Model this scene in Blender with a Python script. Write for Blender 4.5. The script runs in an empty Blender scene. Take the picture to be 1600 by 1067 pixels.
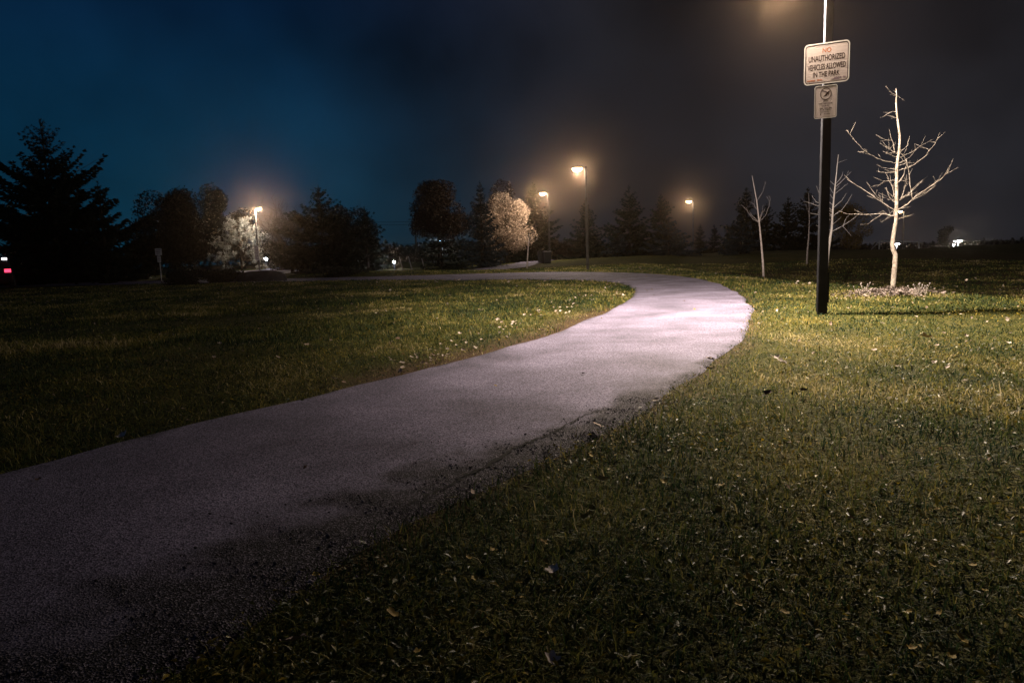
import bpy, math, random
import numpy as np
from mathutils import Vector, Matrix

R = math.radians
sc = bpy.context.scene
col = sc.collection

# ------------------------------------------------------------------ camera
FPX, CX, CY = 1067.0, 800.0, 533.5          # focal length in photo pixels, centre
PITCH, ROLL, CAMZ = math.atan(140 / 1067.0), R(2.0), 1.0
cp, sp = math.cos(PITCH), math.sin(PITCH)
FWD = Vector((0, cp, -sp))
U0 = Vector((0, sp, cp))
R0 = Vector((1, 0, 0))
RGT = R0 * math.cos(ROLL) - U0 * math.sin(ROLL)
UP = R0 * math.sin(ROLL) + U0 * math.cos(ROLL)
CAM = Vector((0, 0, CAMZ))
cam_d = bpy.data.cameras.new('camera')
cam = bpy.data.objects.new('camera', cam_d)
col.objects.link(cam)
cam_d.sensor_width = 36.0
cam_d.lens = 36.0 * FPX / 1600.0
cam_d.clip_start, cam_d.clip_end = 0.05, 2000
m3 = Matrix((RGT, UP, -FWD)).transposed()
cam.matrix_world = Matrix.Translation(CAM) @ m3.to_4x4()
sc.camera = cam

# ------------------------------------------------------------------ world
w = bpy.data.worlds.new('World')
sc.world = w
w.use_nodes = True
nt = w.node_tree
nt.nodes.clear()
N = nt.nodes.new
L = nt.links.new
out = N('ShaderNodeOutputWorld')
bg = N('ShaderNodeBackground')
L(bg.outputs[0], out.inputs[0])
tc = N('ShaderNodeTexCoord')
sep = N('ShaderNodeSeparateXYZ')
L(tc.outputs['Generated'], sep.inputs[0])
rz = N('ShaderNodeValToRGB')                 # night sky: teal near the horizon, navy above
e = rz.color_ramp.elements
e[0].position, e[0].color = 0.0, (.0026, .025, .046, 1)
e[1].position, e[1].color = 0.6, (.0011, .0040, .0125, 1)
x = rz.color_ramp.elements.new(0.16); x.color = (.0016, .019, .043, 1)
x = rz.color_ramp.elements.new(0.33); x.color = (.0013, .0092, .029, 1)
L(sep.outputs['Z'], rz.inputs[0])
rr = N('ShaderNodeValToRGB')                 # town side of the sky: dull purple grey
e = rr.color_ramp.elements
e[0].position, e[0].color = 0.0, (.0140, .0150, .0195, 1)
e[1].position, e[1].color = 0.6, (.0085, .0070, .0080, 1)
L(sep.outputs['Z'], rr.inputs[0])
mr = N('ShaderNodeMapRange')
mr.inputs[1].default_value, mr.inputs[2].default_value = -0.32, 0.22
mr.interpolation_type = 'SMOOTHSTEP'
L(sep.outputs['X'], mr.inputs[0])
mx = N('ShaderNodeMix'); mx.data_type = 'RGBA'
L(mr.outputs[0], mx.inputs[0]); L(rz.outputs[0], mx.inputs[6]); L(rr.outputs[0], mx.inputs[7])
ns = N('ShaderNodeTexNoise')
ns.inputs['Scale'].default_value = 3.2
ns.inputs['Detail'].default_value = 5
L(tc.outputs['Generated'], ns.inputs[0])
nr = N('ShaderNodeMapRange')
nr.inputs[1].default_value, nr.inputs[2].default_value = 0.3, 0.72
nr.inputs[3].default_value, nr.inputs[4].default_value = 0.45, 1.75
L(ns.outputs[0], nr.inputs[0])
mm = N('ShaderNodeMix'); mm.data_type = 'RGBA'; mm.blend_type = 'MULTIPLY'
mm.inputs[0].default_value = 1.0
L(mx.outputs[2], mm.inputs[6]); L(nr.outputs[0], mm.inputs[7])
L(mm.outputs[2], bg.inputs[0])
bg.inputs[1].default_value = 1.0

sc.view_settings.view_transform = 'Standard'
sc.view_settings.look = 'None'
sc.view_settings.exposure = 0.0
sc.view_settings.gamma = 1.0
cy = sc.cycles
cy.max_bounces, cy.diffuse_bounces, cy.glossy_bounces = 4, 2, 2
cy.volume_bounces = 0
cy.transparent_max_bounces = 8
cy.use_light_tree = True
cy.use_denoising = True
cy.sample_clamp_indirect = 3.0

# ------------------------------------------------------------------ lamp strengths (used in the lamp builder)
WARM = (1.0, 0.80, 0.60)
NEAR_W, SPILL_W = 4800.0, 500.0
HAZE_DENSITY = 0.0008

# ------------------------------------------------------------------ helpers
def ray(px, py):
    return (FWD + RGT * ((px - CX) / FPX) + UP * ((CY - py) / FPX))

def at(px, py, z=0.0):
    d = ray(px, py)
    return CAM + d * ((z - CAMZ) / d.z)

def pt(px, py, D):
    d = ray(px, py)
    return CAM + d * (D / d.y)

def sstep(a, b, x):
    t = np.clip((np.asarray(x, float) - a) / (b - a), 0, 1)
    return t * t * (3 - 2 * t)

def wob(x, y, s, seed=0):
    """cheap smooth 2-D noise in -1..1"""
    r = np.random.RandomState(seed)
    v = 0
    for k in range(5):
        a, ph, f = r.uniform(0, 6.28), r.uniform(0, 6.28), s * r.uniform(0.6, 1.9)
        v = v + np.sin((x * math.cos(a) + y * math.sin(a)) * f + ph)
    return v / 3.0

def hgt0(x, y):
    x = np.asarray(x, float); y = np.asarray(y, float)
    h = 0.30 * np.exp(-((x - 12) / 10) ** 2 - ((y - 52) / 9) ** 2)
    drop = sstep(7.2, 9.6, x + 0.35 * wob(x, y, 1.1, 3)) * sstep(10.3, 12.6, y + 0.3 * wob(x, y, 1.3, 4))
    h = h - 0.60 * drop * (1 - sstep(27, 43, y))
    h = h + 0.22 * sstep(12, 20, x) * sstep(30, 44, y)
    h = h - 2.3 * sstep(14, 22, x - (y - 45) * 0.10) * sstep(50, 85, y)
    h = h + 0.022 * wob(x, y, 1.0, 1) + 0.012 * wob(x, y, 3.4, 2)
    h = h + 0.10 * sstep(12, 30, y) * wob(x, y, 0.25, 7)
    return h

def gz(x, y):
    return float(hgt(np.array([x]), np.array([y]))[0])

def tag(o, label=None, cat=None, group=None, kind=None):
    for k, v in (('label', label), ('category', cat), ('group', group), ('kind', kind)):
        if v:
            o[k] = v
    return o

def empty(name, loc, rz=0.0, label=None, cat=None, group=None):
    o = bpy.data.objects.new(name, None)
    o.empty_display_size = 0.2
    col.objects.link(o)
    o.location = loc
    o.rotation_euler = (0, 0, rz)
    return tag(o, label, cat, group)

def np_mesh(name, V, polys, mat=None, rnd=None, smooth=False):
    """polys: list of int arrays shaped (n, k)"""
    me = bpy.data.meshes.new(name)
    V = np.asarray(V, dtype=np.float32).reshape(-1, 3)
    polys = [np.asarray(p, dtype=np.int32) for p in polys if len(p)]
    me.vertices.add(len(V)); me.vertices.foreach_set('co', V.ravel())
    nl = sum(p.size for p in polys); npol = sum(len(p) for p in polys)
    me.loops.add(nl); me.polygons.add(npol)
    me.loops.foreach_set('vertex_index', np.concatenate([p.ravel() for p in polys]))
    tot = np.concatenate([np.full(len(p), p.shape[1], np.int32) for p in polys])
    start = np.concatenate([[0], np.cumsum(tot)[:-1]]).astype(np.int32)
    me.polygons.foreach_set('loop_start', start)
    if smooth:
        me.polygons.foreach_set('use_smooth', np.ones(npol, bool))
    if rnd is not None:
        a = me.attributes.new('rnd', 'FLOAT', 'POINT')
        a.data.foreach_set('value', np.asarray(rnd, np.float32))
    me.update(calc_edges=True)
    if mat:
        me.materials.append(mat)
    return me

def link(name, me, parent=None):
    o = bpy.data.objects.new(name, me)
    col.objects.link(o)
    if parent:
        o.parent = parent
    return o

class MB:
    """collects simple shapes into one mesh"""
    def __init__(s):
        s.v, s.f = [], []

    def add(s, vs, fs):
        b = len(s.v)
        s.v += [tuple(v) for v in vs]
        s.f += [tuple(i + b for i in f) for f in fs]
        return s

    def box(s, c, size, rz=0.0, ch=0.0):
        hx, hy, hz = size[0] / 2, size[1] / 2, size[2] / 2
        ch = min(ch, hx * .9, hy * .9)
        if ch > 0:
            loop = [(-hx + ch, -hy), (hx - ch, -hy), (hx, -hy + ch), (hx, hy - ch), (hx - ch, hy), (-hx + ch, hy), (-hx, hy - ch), (-hx, -hy + ch)]
        else:
            loop = [(-hx, -hy), (hx, -hy), (hx, hy), (-hx, hy)]
        ca, sa = math.cos(rz), math.sin(rz)
        n = len(loop)
        vs = [(c[0] + p[0] * ca - p[1] * sa, c[1] + p[0] * sa + p[1] * ca, c[2] + z) for z in (-hz, hz) for p in loop]
        fs = [tuple(range(n))[::-1], tuple(range(n, 2 * n))] + [(i, (i + 1) % n, n + (i + 1) % n, n + i) for i in range(n)]
        return s.add(vs, fs)

    def tube(s, pts, rad, n=8, cap=True):
        pts = [Vector(p) for p in pts]
        if not hasattr(rad, '__len__'):
            rad = [rad] * len(pts)
        vs, fs = [], []
        ref = Vector((0.31, 0.9, 0.17)).normalized()
        for i, p in enumerate(pts):
            t = (pts[min(i + 1, len(pts) - 1)] - pts[max(i - 1, 0)])
            t = t.normalized() if t.length > 1e-9 else Vector((0, 0, 1))
            rf = ref if abs(t.dot(ref)) < 0.95 else Vector((1, 0, 0))
            a = t.cross(rf).normalized(); b = t.cross(a)
            for k in range(n):
                th = 2 * math.pi * k / n
                vs.append(p + (a * math.cos(th) + b * math.sin(th)) * rad[i])
        for i in range(len(pts) - 1):
            for k in range(n):
                k2 = (k + 1) % n
                fs.append((i * n + k, i * n + k2, (i + 1) * n + k2, (i + 1) * n + k))
        if cap:
            fs.append(tuple(range(n))[::-1])
            fs.append(tuple((len(pts) - 1) * n + k for k in range(n)))
        return s.add(vs, fs)

    def lathe(s, prof, c=(0, 0, 0), n=16, sx=1, sy=1):
        vs, fs = [], []
        for r, z in prof:
            for k in range(n):
                a = 2 * math.pi * k / n
                vs.append((c[0] + r * sx * math.cos(a), c[1] + r * sy * math.sin(a), c[2] + z))
        for i in range(len(prof) - 1):
            for k in range(n):
                k2 = (k + 1) % n
                fs.append((i * n + k, i * n + k2, (i + 1) * n + k2, (i + 1) * n + k))
        fs.append(tuple(range(n))[::-1]); fs.append(tuple((len(prof) - 1) * n + k for k in range(n)))
        return s.add(vs, fs)

    def prism(s, poly, y0, y1):
        """polygon in x,z extruded along y"""
        n = len(poly)
        vs = [(p[0], y, p[1]) for y in (y0, y1) for p in poly]
        fs = [tuple(range(n)), tuple(range(n, 2 * n))[::-1]] + [((i + 1) % n, i, n + i, n + (i + 1) % n) for i in range(n)]
        return s.add(vs, fs)

    def mesh(s, name, mat, smooth=False):
        me = bpy.data.meshes.new(name)
        me.from_pydata(s.v, [], s.f)
        if smooth:
            for p in me.polygons:
                p.use_smooth = True
        if mat:
            me.materials.append(mat)
        me.update()
        return me

    def build(s, name, mat, parent=None, smooth=False):
        return link(name, s.mesh(name, mat, smooth), parent)

def copy_tree(o, parent=None):
    c = o.copy()
    col.objects.link(c)
    if parent:
        c.parent = parent
    for ch in list(o.children):
        copy_tree(ch, c)
    return c

# ------------------------------------------------------------------ materials
def new_mat(name):
    m = bpy.data.materials.new(name)
    m.use_nodes = True
    return m, m.node_tree.nodes, m.node_tree.links, m.node_tree.nodes['Principled BSDF']

def noisy(name, c1, c2, scale=6.0, rough=0.8, bump=0.0, bscale=None, metal=0.0, detail=6, spec=0.3, coord='Object', c3=None):
    m, n, l, b = new_mat(name)
    t = n.new('ShaderNodeTexCoord')
    no = n.new('ShaderNodeTexNoise')
    no.inputs['Scale'].default_value = scale; no.inputs['Detail'].default_value = detail
    l.new(t.outputs[coord], no.inputs[0])
    r = n.new('ShaderNodeValToRGB')
    r.color_ramp.elements[0].position = 0.32; r.color_ramp.elements[1].position = 0.68
    r.color_ramp.elements[0].color = (*c1, 1); r.color_ramp.elements[1].color = (*c2, 1)
    if c3:
        q = r.color_ramp.elements.new(0.5); q.color = (*c3, 1)
    l.new(no.outputs[0], r.inputs[0]); l.new(r.outputs[0], b.inputs['Base Color'])
    b.inputs['Roughness'].default_value = rough
    b.inputs['Metallic'].default_value = metal
    b.inputs['Specular IOR Level'].default_value = spec
    if bump:
        n2 = n.new('ShaderNodeTexNoise'); n2.inputs['Scale'].default_value = bscale or scale * 4
        l.new(t.outputs[coord], n2.inputs[0])
        bp = n.new('ShaderNodeBump'); bp.inputs['Strength'].default_value = bump; bp.inputs['Distance'].default_value = 0.02
        l.new(n2.outputs[0], bp.inputs['Height']); l.new(bp.outputs[0], b.inputs['Normal'])
    return m

def leafy(name, cols, rough=0.6, spec=0.25, trans=0.0, patch=None):
    """colour ramp driven by the per-leaf random number, plus a little position noise"""
    m, n, l, b = new_mat(name)
    a = n.new('ShaderNodeAttribute'); a.attribute_name = 'rnd'
    r = n.new('ShaderNodeValToRGB')
    el = r.color_ramp.elements
    el[0].color = (*cols[0], 1); el[1].color = (*cols[-1], 1)
    for i in range(1, len(cols) - 1):
        q = el.new(i / (len(cols) - 1)); q.color = (*cols[i], 1)
    src = a.outputs['Fac']
    if patch:
        t = n.new('ShaderNodeTexCoord')
        no = n.new('ShaderNodeTexNoise'); no.inputs['Scale'].default_value = patch; no.inputs['Detail'].default_value = 4
        l.new(t.outputs['Object'], no.inputs[0])
        mr_ = n.new('ShaderNodeMapRange')
        mr_.inputs[1].default_value, mr_.inputs[2].default_value = 0.3, 0.7
        mr_.inputs[3].default_value, mr_.inputs[4].default_value = -0.30, 0.30
        l.new(no.outputs[0], mr_.inputs[0])
        ad = n.new('ShaderNodeMath'); ad.operation = 'ADD'; ad.use_clamp = True
        l.new(src, ad.inputs[0]); l.new(mr_.outputs[0], ad.inputs[1])
        src = ad.outputs[0]
    l.new(src, r.inputs[0]); l.new(r.outputs[0], b.inputs['Base Color'])
    b.inputs['Roughness'].default_value = rough
    b.inputs['Specular IOR Level'].default_value = spec
    if trans:                                              # thin blades let light through
        tb = n.new('ShaderNodeBsdfTranslucent'); l.new(r.outputs[0], tb.inputs['Color'])
        mxs = n.new('ShaderNodeMixShader'); mxs.inputs[0].default_value = trans
        l.new(b.outputs[0], mxs.inputs[1]); l.new(tb.outputs[0], mxs.inputs[2])
        l.new(mxs.outputs[0], n['Material Output'].inputs['Surface'])
    return m

def emit(name, c, s):
    m, n, l, b = new_mat(name)
    b.inputs['Base Color'].default_value = (*c, 1)
    b.inputs['Emission Color'].default_value = (*c, 1)
    b.inputs['Emission Strength'].default_value = s
    return m

M = {}
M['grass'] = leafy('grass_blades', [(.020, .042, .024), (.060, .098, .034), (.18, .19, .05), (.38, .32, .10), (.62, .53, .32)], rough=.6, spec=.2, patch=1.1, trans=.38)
M['cover'] = leafy('weed_leaves', [(.010, .028, .010), (.022, .048, .016), (.07, .075, .020), (.20, .165, .020), (.38, .28, .03)], rough=.45, spec=.35, patch=2.0, trans=.35)
M['litter'] = leafy('dry_leaves', [(.10, .055, .03), (.24, .15, .085), (.42, .33, .26), (.62, .55, .50)], rough=.8, spec=.1, trans=.25)
M['spruce'] = leafy('spruce_needles', [(.004, .008, .005), (.008, .014, .008), (.014, .022, .012)], rough=.6)
M['bluespruce'] = leafy('blue_spruce_needles', [(.010, .018, .024), (.020, .034, .046), (.036, .054, .072)], rough=.6)
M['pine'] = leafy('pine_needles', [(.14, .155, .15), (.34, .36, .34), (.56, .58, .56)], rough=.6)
M['dark_leaf'] = leafy('dark_leaves', [(.005, .008, .007), (.010, .013, .010), (.018, .018, .011)], rough=.6)
M['brown_leaf'] = leafy('brown_leaves', [(.014, .009, .009), (.032, .018, .012), (.055, .030, .015)], rough=.6)
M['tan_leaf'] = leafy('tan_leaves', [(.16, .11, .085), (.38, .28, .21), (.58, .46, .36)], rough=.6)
M['gold_leaf'] = leafy('golden_leaves', [(.10, .065, .01), (.22, .14, .02), (.30, .20, .03)], rough=.6)
M['bark'] = noisy('bark', (.020, .015, .011), (.06, .045, .035), 9, .9, .6)
M['palebark'] = noisy('pale_bark', (.17, .145, .125), (.50, .45, .41), 22, .8, .6, 90)
M['greybark'] = noisy('grey_bark', (.36, .32, .34), (.58, .52, .54), 14, .8, .3, 60)
M['post_grey'] = noisy('lamplit_post', (.06, .06, .062), (.11, .11, .112), 5, .7, .15, 80)  # pole grey lightened for the distant lamps, lamplight put into the colour
M['litbark'] = noisy('lamplit_bark', (.56, .52, .54), (.80, .76, .78), 14, .8, .3, 60)  # grey bark brightened, its colour stands in for lamplight on the leaning sapling
M['metal'] = noisy('dark_painted_metal', (.012, .013, .018), (.022, .024, .032), 5, .8, .15, 80, spec=.12)
M['galv'] = noisy('galvanised_metal', (.28, .28, .30), (.42, .42, .44), 12, .45, .1, 80, metal=.5)
M['white_metal'] = noisy('white_paint', (.62, .62, .64), (.78, .78, .80), 8, .5, .1)
M['sign_white'] = noisy('sign_sheet', (.48, .41, .40), (.58, .50, .48), 5, .5, .05, 60)
M['sign_rim'] = noisy('sign_rim', (.66, .63, .60), (.76, .72, .70), 8, .4)
M['sign_dark'] = noisy('sign_dark_letters', (.030, .016, .012), (.055, .030, .022), 30, .5)
M['sign_red'] = noisy('sign_red_letters', (.42, .12, .04), (.52, .18, .07), 30, .5)
M['sign_purple'] = noisy('sign_faded_print', (.20, .14, .18), (.28, .20, .24), 30, .5)
M['stone'] = noisy('boulder_stone', (.028, .028, .036), (.07, .07, .085), 3, .9, .8, 9)
M['bin'] = noisy('bin_plastic', (.010, .014, .02), (.02, .026, .034), 7, .5, .1)
M['bin_lid'] = noisy('bin_lid_plastic', (.26, .27, .30), (.36, .37, .40), 7, .5, .1)
M['carpaint'] = noisy('car_paint', (.008, .009, .014), (.012, .013, .02), 4, .25, spec=.6)
M['glass'] = noisy('car_glass', (.004, .005, .007), (.007, .008, .01), 4, .08, spec=.6)
M['rubber'] = noisy('tyre_rubber', (.008, .008, .008), (.016, .016, .016), 20, .85, .2)
M['hub'] = noisy('wheel_rim', (.2, .2, .22), (.3, .3, .32), 12, .35, metal=.7)
M['lens'] = emit('lamp_lens', (1.0, .72, .34), 50)
M['lens_white'] = emit('white_lamp_lens', (.88, .92, 1.0), 30)
M['lens_blue'] = emit('bluish_lamp_lens', (.60, .85, 1.0), 10)
M['tail'] = emit('tail_light', (1.0, .05, .12), 2.5)
M['tailw'] = emit('white_car_light', (1.0, .95, 1.0), 3)
M['crack'] = noisy('crack_fill', (.004, .004, .005), (.010, .010, .012), 30, .95)
M['mulch'] = leafy('mulch_chips', [(.03, .022, .018), (.09, .068, .06), (.22, .18, .17), (.45, .39, .38)], rough=.9)

def ground_mat():
    m, n, l, b = new_mat('lawn_soil')
    t = n.new('ShaderNodeTexCoord')
    def noise(s, d=6):
        q = n.new('ShaderNodeTexNoise'); q.inputs['Scale'].default_value = s; q.inputs['Detail'].default_value = d
        l.new(t.outputs['Object'], q.inputs[0]); return q
    big, mid, fine = noise(.35), noise(4.0, 8), noise(45, 8)
    r1 = n.new('ShaderNodeValToRGB')
    e_ = r1.color_ramp.elements
    e_[0].position, e_[0].color = .30, (.024, .034, .012, 1)
    e_[1].position, e_[1].color = .72, (.15, .125, .045, 1)
    q = e_.new(.5); q.color = (.07, .072, .022, 1)
    ad = n.new('ShaderNodeMath'); ad.operation = 'ADD'
    m1 = n.new('ShaderNodeMath'); m1.operation = 'MULTIPLY'; m1.inputs[1].default_value = .45
    m2 = n.new('ShaderNodeMath'); m2.operation = 'MULTIPLY'; m2.inputs[1].default_value = .55
    l.new(big.outputs[0], m1.inputs[0]); l.new(mid.outputs[0], m2.inputs[0])
    l.new(m1.outputs[0], ad.inputs[0]); l.new(m2.outputs[0], ad.inputs[1]); l.new(ad.outputs[0], r1.inputs[0])
    r2 = n.new('ShaderNodeValToRGB')
    r2.color_ramp.elements[0].position, r2.color_ramp.elements[0].color = .35, (.35, .35, .35, 1)
    r2.color_ramp.elements[1].position, r2.color_ramp.elements[1].color = .68, (1.7, 1.7, 1.7, 1)
    l.new(fine.outputs[0], r2.inputs[0])
    mu = n.new('ShaderNodeMix'); mu.data_type = 'RGBA'; mu.blend_type = 'MULTIPLY'; mu.inputs[0].default_value = 1
    l.new(r1.outputs[0], mu.inputs[6]); l.new(r2.outputs[0], mu.inputs[7])
    # worn soil strip beside the path
    a = n.new('ShaderNodeAttribute'); a.attribute_name = 'rnd'
    so = n.new('ShaderNodeValToRGB')
    so.color_ramp.elements[0].position, so.color_ramp.elements[0].color = .35, (.045, .028, .016, 1)
    so.color_ramp.elements[1].position, so.color_ramp.elements[1].color = .7, (.15, .105, .070, 1)
    l.new(fine.outputs[0], so.inputs[0])
    mk = n.new('ShaderNodeMath'); mk.operation = 'MULTIPLY_ADD'; mk.inputs[1].default_value = 1.6; mk.use_clamp = True
    l.new(a.outputs['Fac'], mk.inputs[0])
    of = n.new('ShaderNodeMath'); of.operation = 'SUBTRACT'; of.inputs[1].default_value = .62
    l.new(mid.outputs[0], of.inputs[0]); l.new(of.outputs[0], mk.inputs[2])
    ms = n.new('ShaderNodeMix'); ms.data_type = 'RGBA'
    l.new(mk.outputs[0], ms.inputs[0]); l.new(mu.outputs[2], ms.inputs[6]); l.new(so.outputs[0], ms.inputs[7])
    l.new(ms.outputs[2], b.inputs['Base Color'])
    b.inputs['Roughness'].default_value = .95; b.inputs['Specular IOR Level'].default_value = .1
    bp = n.new('ShaderNodeBump'); bp.inputs['Strength'].default_value = .9; bp.inputs['Distance'].default_value = .05
    l.new(fine.outputs[0], bp.inputs['Height']); l.new(bp.outputs[0], b.inputs['Normal'])
    return m

def path_mat():
    """asphalt: 'rnd' on the mesh is 1 along the crumbled edge, 0 elsewhere"""
    m, n, l, b = new_mat('asphalt')
    t = n.new('ShaderNodeTexCoord')
    vo = n.new('ShaderNodeTexVoronoi'); vo.inputs['Scale'].default_value = 150
    l.new(t.outputs['Object'], vo.inputs[0])
    vo2 = n.new('ShaderNodeTexVoronoi'); vo2.inputs['Scale'].default_value = 170
    l.new(t.outputs['Object'], vo2.inputs[0])
    hs = n.new('ShaderNodeSeparateColor'); l.new(vo.outputs['Color'], hs.inputs[0])
    hs2 = n.new('ShaderNodeSeparateColor'); l.new(vo2.outputs['Color'], hs2.inputs[0])
    r = n.new('ShaderNodeValToRGB')
    e_ = r.color_ramp.elements
    e_[0].position, e_[0].color = .0, (.050, .048, .078, 1)
    e_[1].position, e_[1].color = 1., (.34, .31, .46, 1)
    q = e_.new(.45); q.color = (.165, .153, .238, 1)
    l.new(hs.outputs[0], r.inputs[0])
    no = n.new('ShaderNodeTexNoise'); no.inputs['Scale'].default_value = 1.3; no.inputs['Detail'].default_value = 8
    l.new(t.outputs['Object'], no.inputs[0])
    nr_ = n.new('ShaderNodeMapRange'); nr_.inputs[1].default_value, nr_.inputs[2].default_value = .25, .75
    nr_.inputs[3].default_value, nr_.inputs[4].default_value = .45, 1.42
    l.new(no.outputs[0], nr_.inputs[0])
    mu = n.new('ShaderNodeMix'); mu.data_type = 'RGBA'; mu.blend_type = 'MULTIPLY'; mu.inputs[0].default_value = 1
    l.new(r.outputs[0], mu.inputs[6]); l.new(nr_.outputs[0], mu.inputs[7])
    rd = n.new('ShaderNodeValToRGB')
    e_ = rd.color_ramp.elements
    e_[0].position, e_[0].color = .35, (.008, .008, .012, 1)
    e_[1].position, e_[1].color = 1., (.24, .22, .29, 1)
    q = e_.new(.72); q.color = (.06, .055, .075, 1)
    l.new(hs2.outputs[0], rd.inputs[0])
    a = n.new('ShaderNodeAttribute'); a.attribute_name = 'rnd'
    no2 = n.new('ShaderNodeTexNoise'); no2.inputs['Scale'].default_value = 3.2; no2.inputs['Detail'].default_value = 8
    l.new(t.outputs['Object'], no2.inputs[0])
    su = n.new('ShaderNodeMath'); su.operation = 'SUBTRACT'; su.inputs[1].default_value = .5
    l.new(no2.outputs[0], su.inputs[0])
    sm = n.new('ShaderNodeMath'); sm.operation = 'MULTIPLY_ADD'; sm.inputs[1].default_value = 1.4
    l.new(su.outputs[0], sm.inputs[0]); l.new(a.outputs['Fac'], sm.inputs[2])
    mk = n.new('ShaderNodeMapRange'); mk.interpolation_type = 'SMOOTHSTEP'
    mk.inputs[1].default_value, mk.inputs[2].default_value = .25, .80
    l.new(sm.outputs[0], mk.inputs[0])
    ms = n.new('ShaderNodeMix'); ms.data_type = 'RGBA'
    l.new(mk.outputs[0], ms.inputs[0]); l.new(mu.outputs[2], ms.inputs[6]); l.new(rd.outputs[0], ms.inputs[7])
    l.new(ms.outputs[2], b.inputs['Base Color'])
    b.inputs['Roughness'].default_value = .82; b.inputs['Specular IOR Level'].default_value = .25
    bp = n.new('ShaderNodeBump'); bp.inputs['Strength'].default_value = .35; bp.inputs['Distance'].default_value = .008
    l.new(vo.outputs['Distance'], bp.inputs['Height'])
    bp2 = n.new('ShaderNodeBump'); bp2.inputs['Distance'].default_value = .02
    bs = n.new('ShaderNodeMath'); bs.operation = 'MULTIPLY'; bs.inputs[1].default_value = .55
    l.new(mk.outputs[0], bs.inputs[0]); l.new(bs.outputs[0], bp2.inputs['Strength'])
    l.new(vo2.outputs['Distance'], bp2.inputs['Height']); l.new(bp.outputs[0], bp2.inputs['Normal'])
    l.new(bp2.outputs[0], b.inputs['Normal'])
    return m
M['ground'] = ground_mat()
M['path'] = path_mat()

# ------------------------------------------------------------------ the path: edges measured, resampled as ground curves
def resample(P, n):
    P = np.array([(p.x, p.y) for p in P])
    for _ in range(2):                                    # corner cutting
        Q = np.empty((2 * len(P), 2)); Q[0::2] = P; Q[1::2] = P
        A, B = P[:-1], P[1:]
        P = np.vstack([P[:1], np.stack([.75 * A + .25 * B, .25 * A + .75 * B], 1).reshape(-1, 2), P[-1:]])
    d = np.concatenate([[0], np.cumsum(np.hypot(*np.diff(P, axis=0).T))])
    s = np.linspace(0, d[-1], n)
    return np.stack([np.interp(s, d, P[:, 0]), np.interp(s, d, P[:, 1])], 1)

LEFT = [Vector((-9.5, -1.6, 0)), Vector((-6.0, 0.6, 0))] + [at(*p) for p in ((0, 742), (150, 700), (260, 674), (400, 640), (560, 601), (700, 569), (800, 541), (880, 514), (940, 490), (975, 472), (993, 457), (990, 447), (960, 440), (880, 436.5), (740, 437), (600, 438))] + [at(420, 441), at(240, 443), Vector((-34, 42, 0))]
RIGHT = [Vector((-6.6, -5.4, 0)), Vector((-2.6, -1.0, 0))] + [at(*p) for p in ((330, 1010), (430, 925), (560, 858), (640, 815), (760, 765), (850, 726), (940, 678), (1010, 634), (1090, 585), (1140, 546), (1166, 520), (1179, 495), (1174, 474), (1152, 455), (1120, 441), (1070, 431.5), (980, 425.5), (860, 424.8), (740, 428), (600, 432))] + [at(420, 436), at(240, 438.5), Vector((-35.5, 46, 0))]
NP = 260
PL, PR = resample(LEFT, NP), resample(RIGHT, NP)
# fine wobble of the outer edge
wv = np.linspace(0, 1, NP)
_r = np.random.RandomState(3)
for _E in (PL, PR):
    _k = np.convolve(_r.normal(0, 1, NP), [.25, .5, .25], 'same') * .030
    _E[:, 0] += _k; _E[:, 1] -= _k * .6
PATH_POLY = np.vstack([PL, PR[::-1]])

def inside(poly, x, y):
    r = np.zeros(len(x), bool)
    n = len(poly)
    for i in range(n):
        x1, y1 = poly[i]; x2, y2 = poly[(i + 1) % n]
        if y1 == y2:
            continue
        c = ((y1 > y) != (y2 > y))
        r ^= c & (x < (x2 - x1) * (y - y1) / (y2 - y1) + x1)
    return r

def dist_line(line, x, y):
    d = np.full(len(x), 1e9)
    A, B = line[:-1], line[1:]
    for (ax, ay), (bx, by) in zip(A, B):
        dx, dy = bx - ax, by - ay
        t = np.clip(((x - ax) * dx + (y - ay) * dy) / (dx * dx + dy * dy + 1e-12), 0, 1)
        d = np.minimum(d, np.hypot(x - ax - t * dx, y - ay - t * dy))
    return d

SPUR = [at(760, 421.5), at(800, 417), at(860, 409.5), at(900, 405.5)]          # second path running off to the right
SPUR_L = resample([SPUR[0] + Vector((-1.2, -.6, 0)), SPUR[1] + Vector((-1.0, 1.2, 0)), SPUR[2] + Vector((-.6, 2.0, 0)), SPUR[3] + Vector((-.4, 2.2, 0))], 30)
SPUR_R = resample([SPUR[0] + Vector((1.2, -1.4, 0)), SPUR[1] + Vector((1.2, -1.2, 0)), SPUR[2] + Vector((1.0, -1.4, 0)), SPUR[3] + Vector((1.2, -1.6, 0))], 30)

def hgt(x, y):
    """terrain, flattened along the path"""
    x = np.asarray(x, float); y = np.asarray(y, float)
    h = hgt0(x, y)
    near = (np.abs(x) < 40) & (y > -8) & (y < 50)
    k = np.ones(len(x))
    if near.any():
        xs, ys = x[near], y[near]
        d = np.minimum(dist_line(PL[::3], xs, ys), dist_line(PR[::3], xs, ys))
        d[inside(PATH_POLY[::2], xs, ys)] = 0
        k[near] = sstep(0.05, 1.2, d)
    return h * k - 0.02 * (1 - k)

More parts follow.
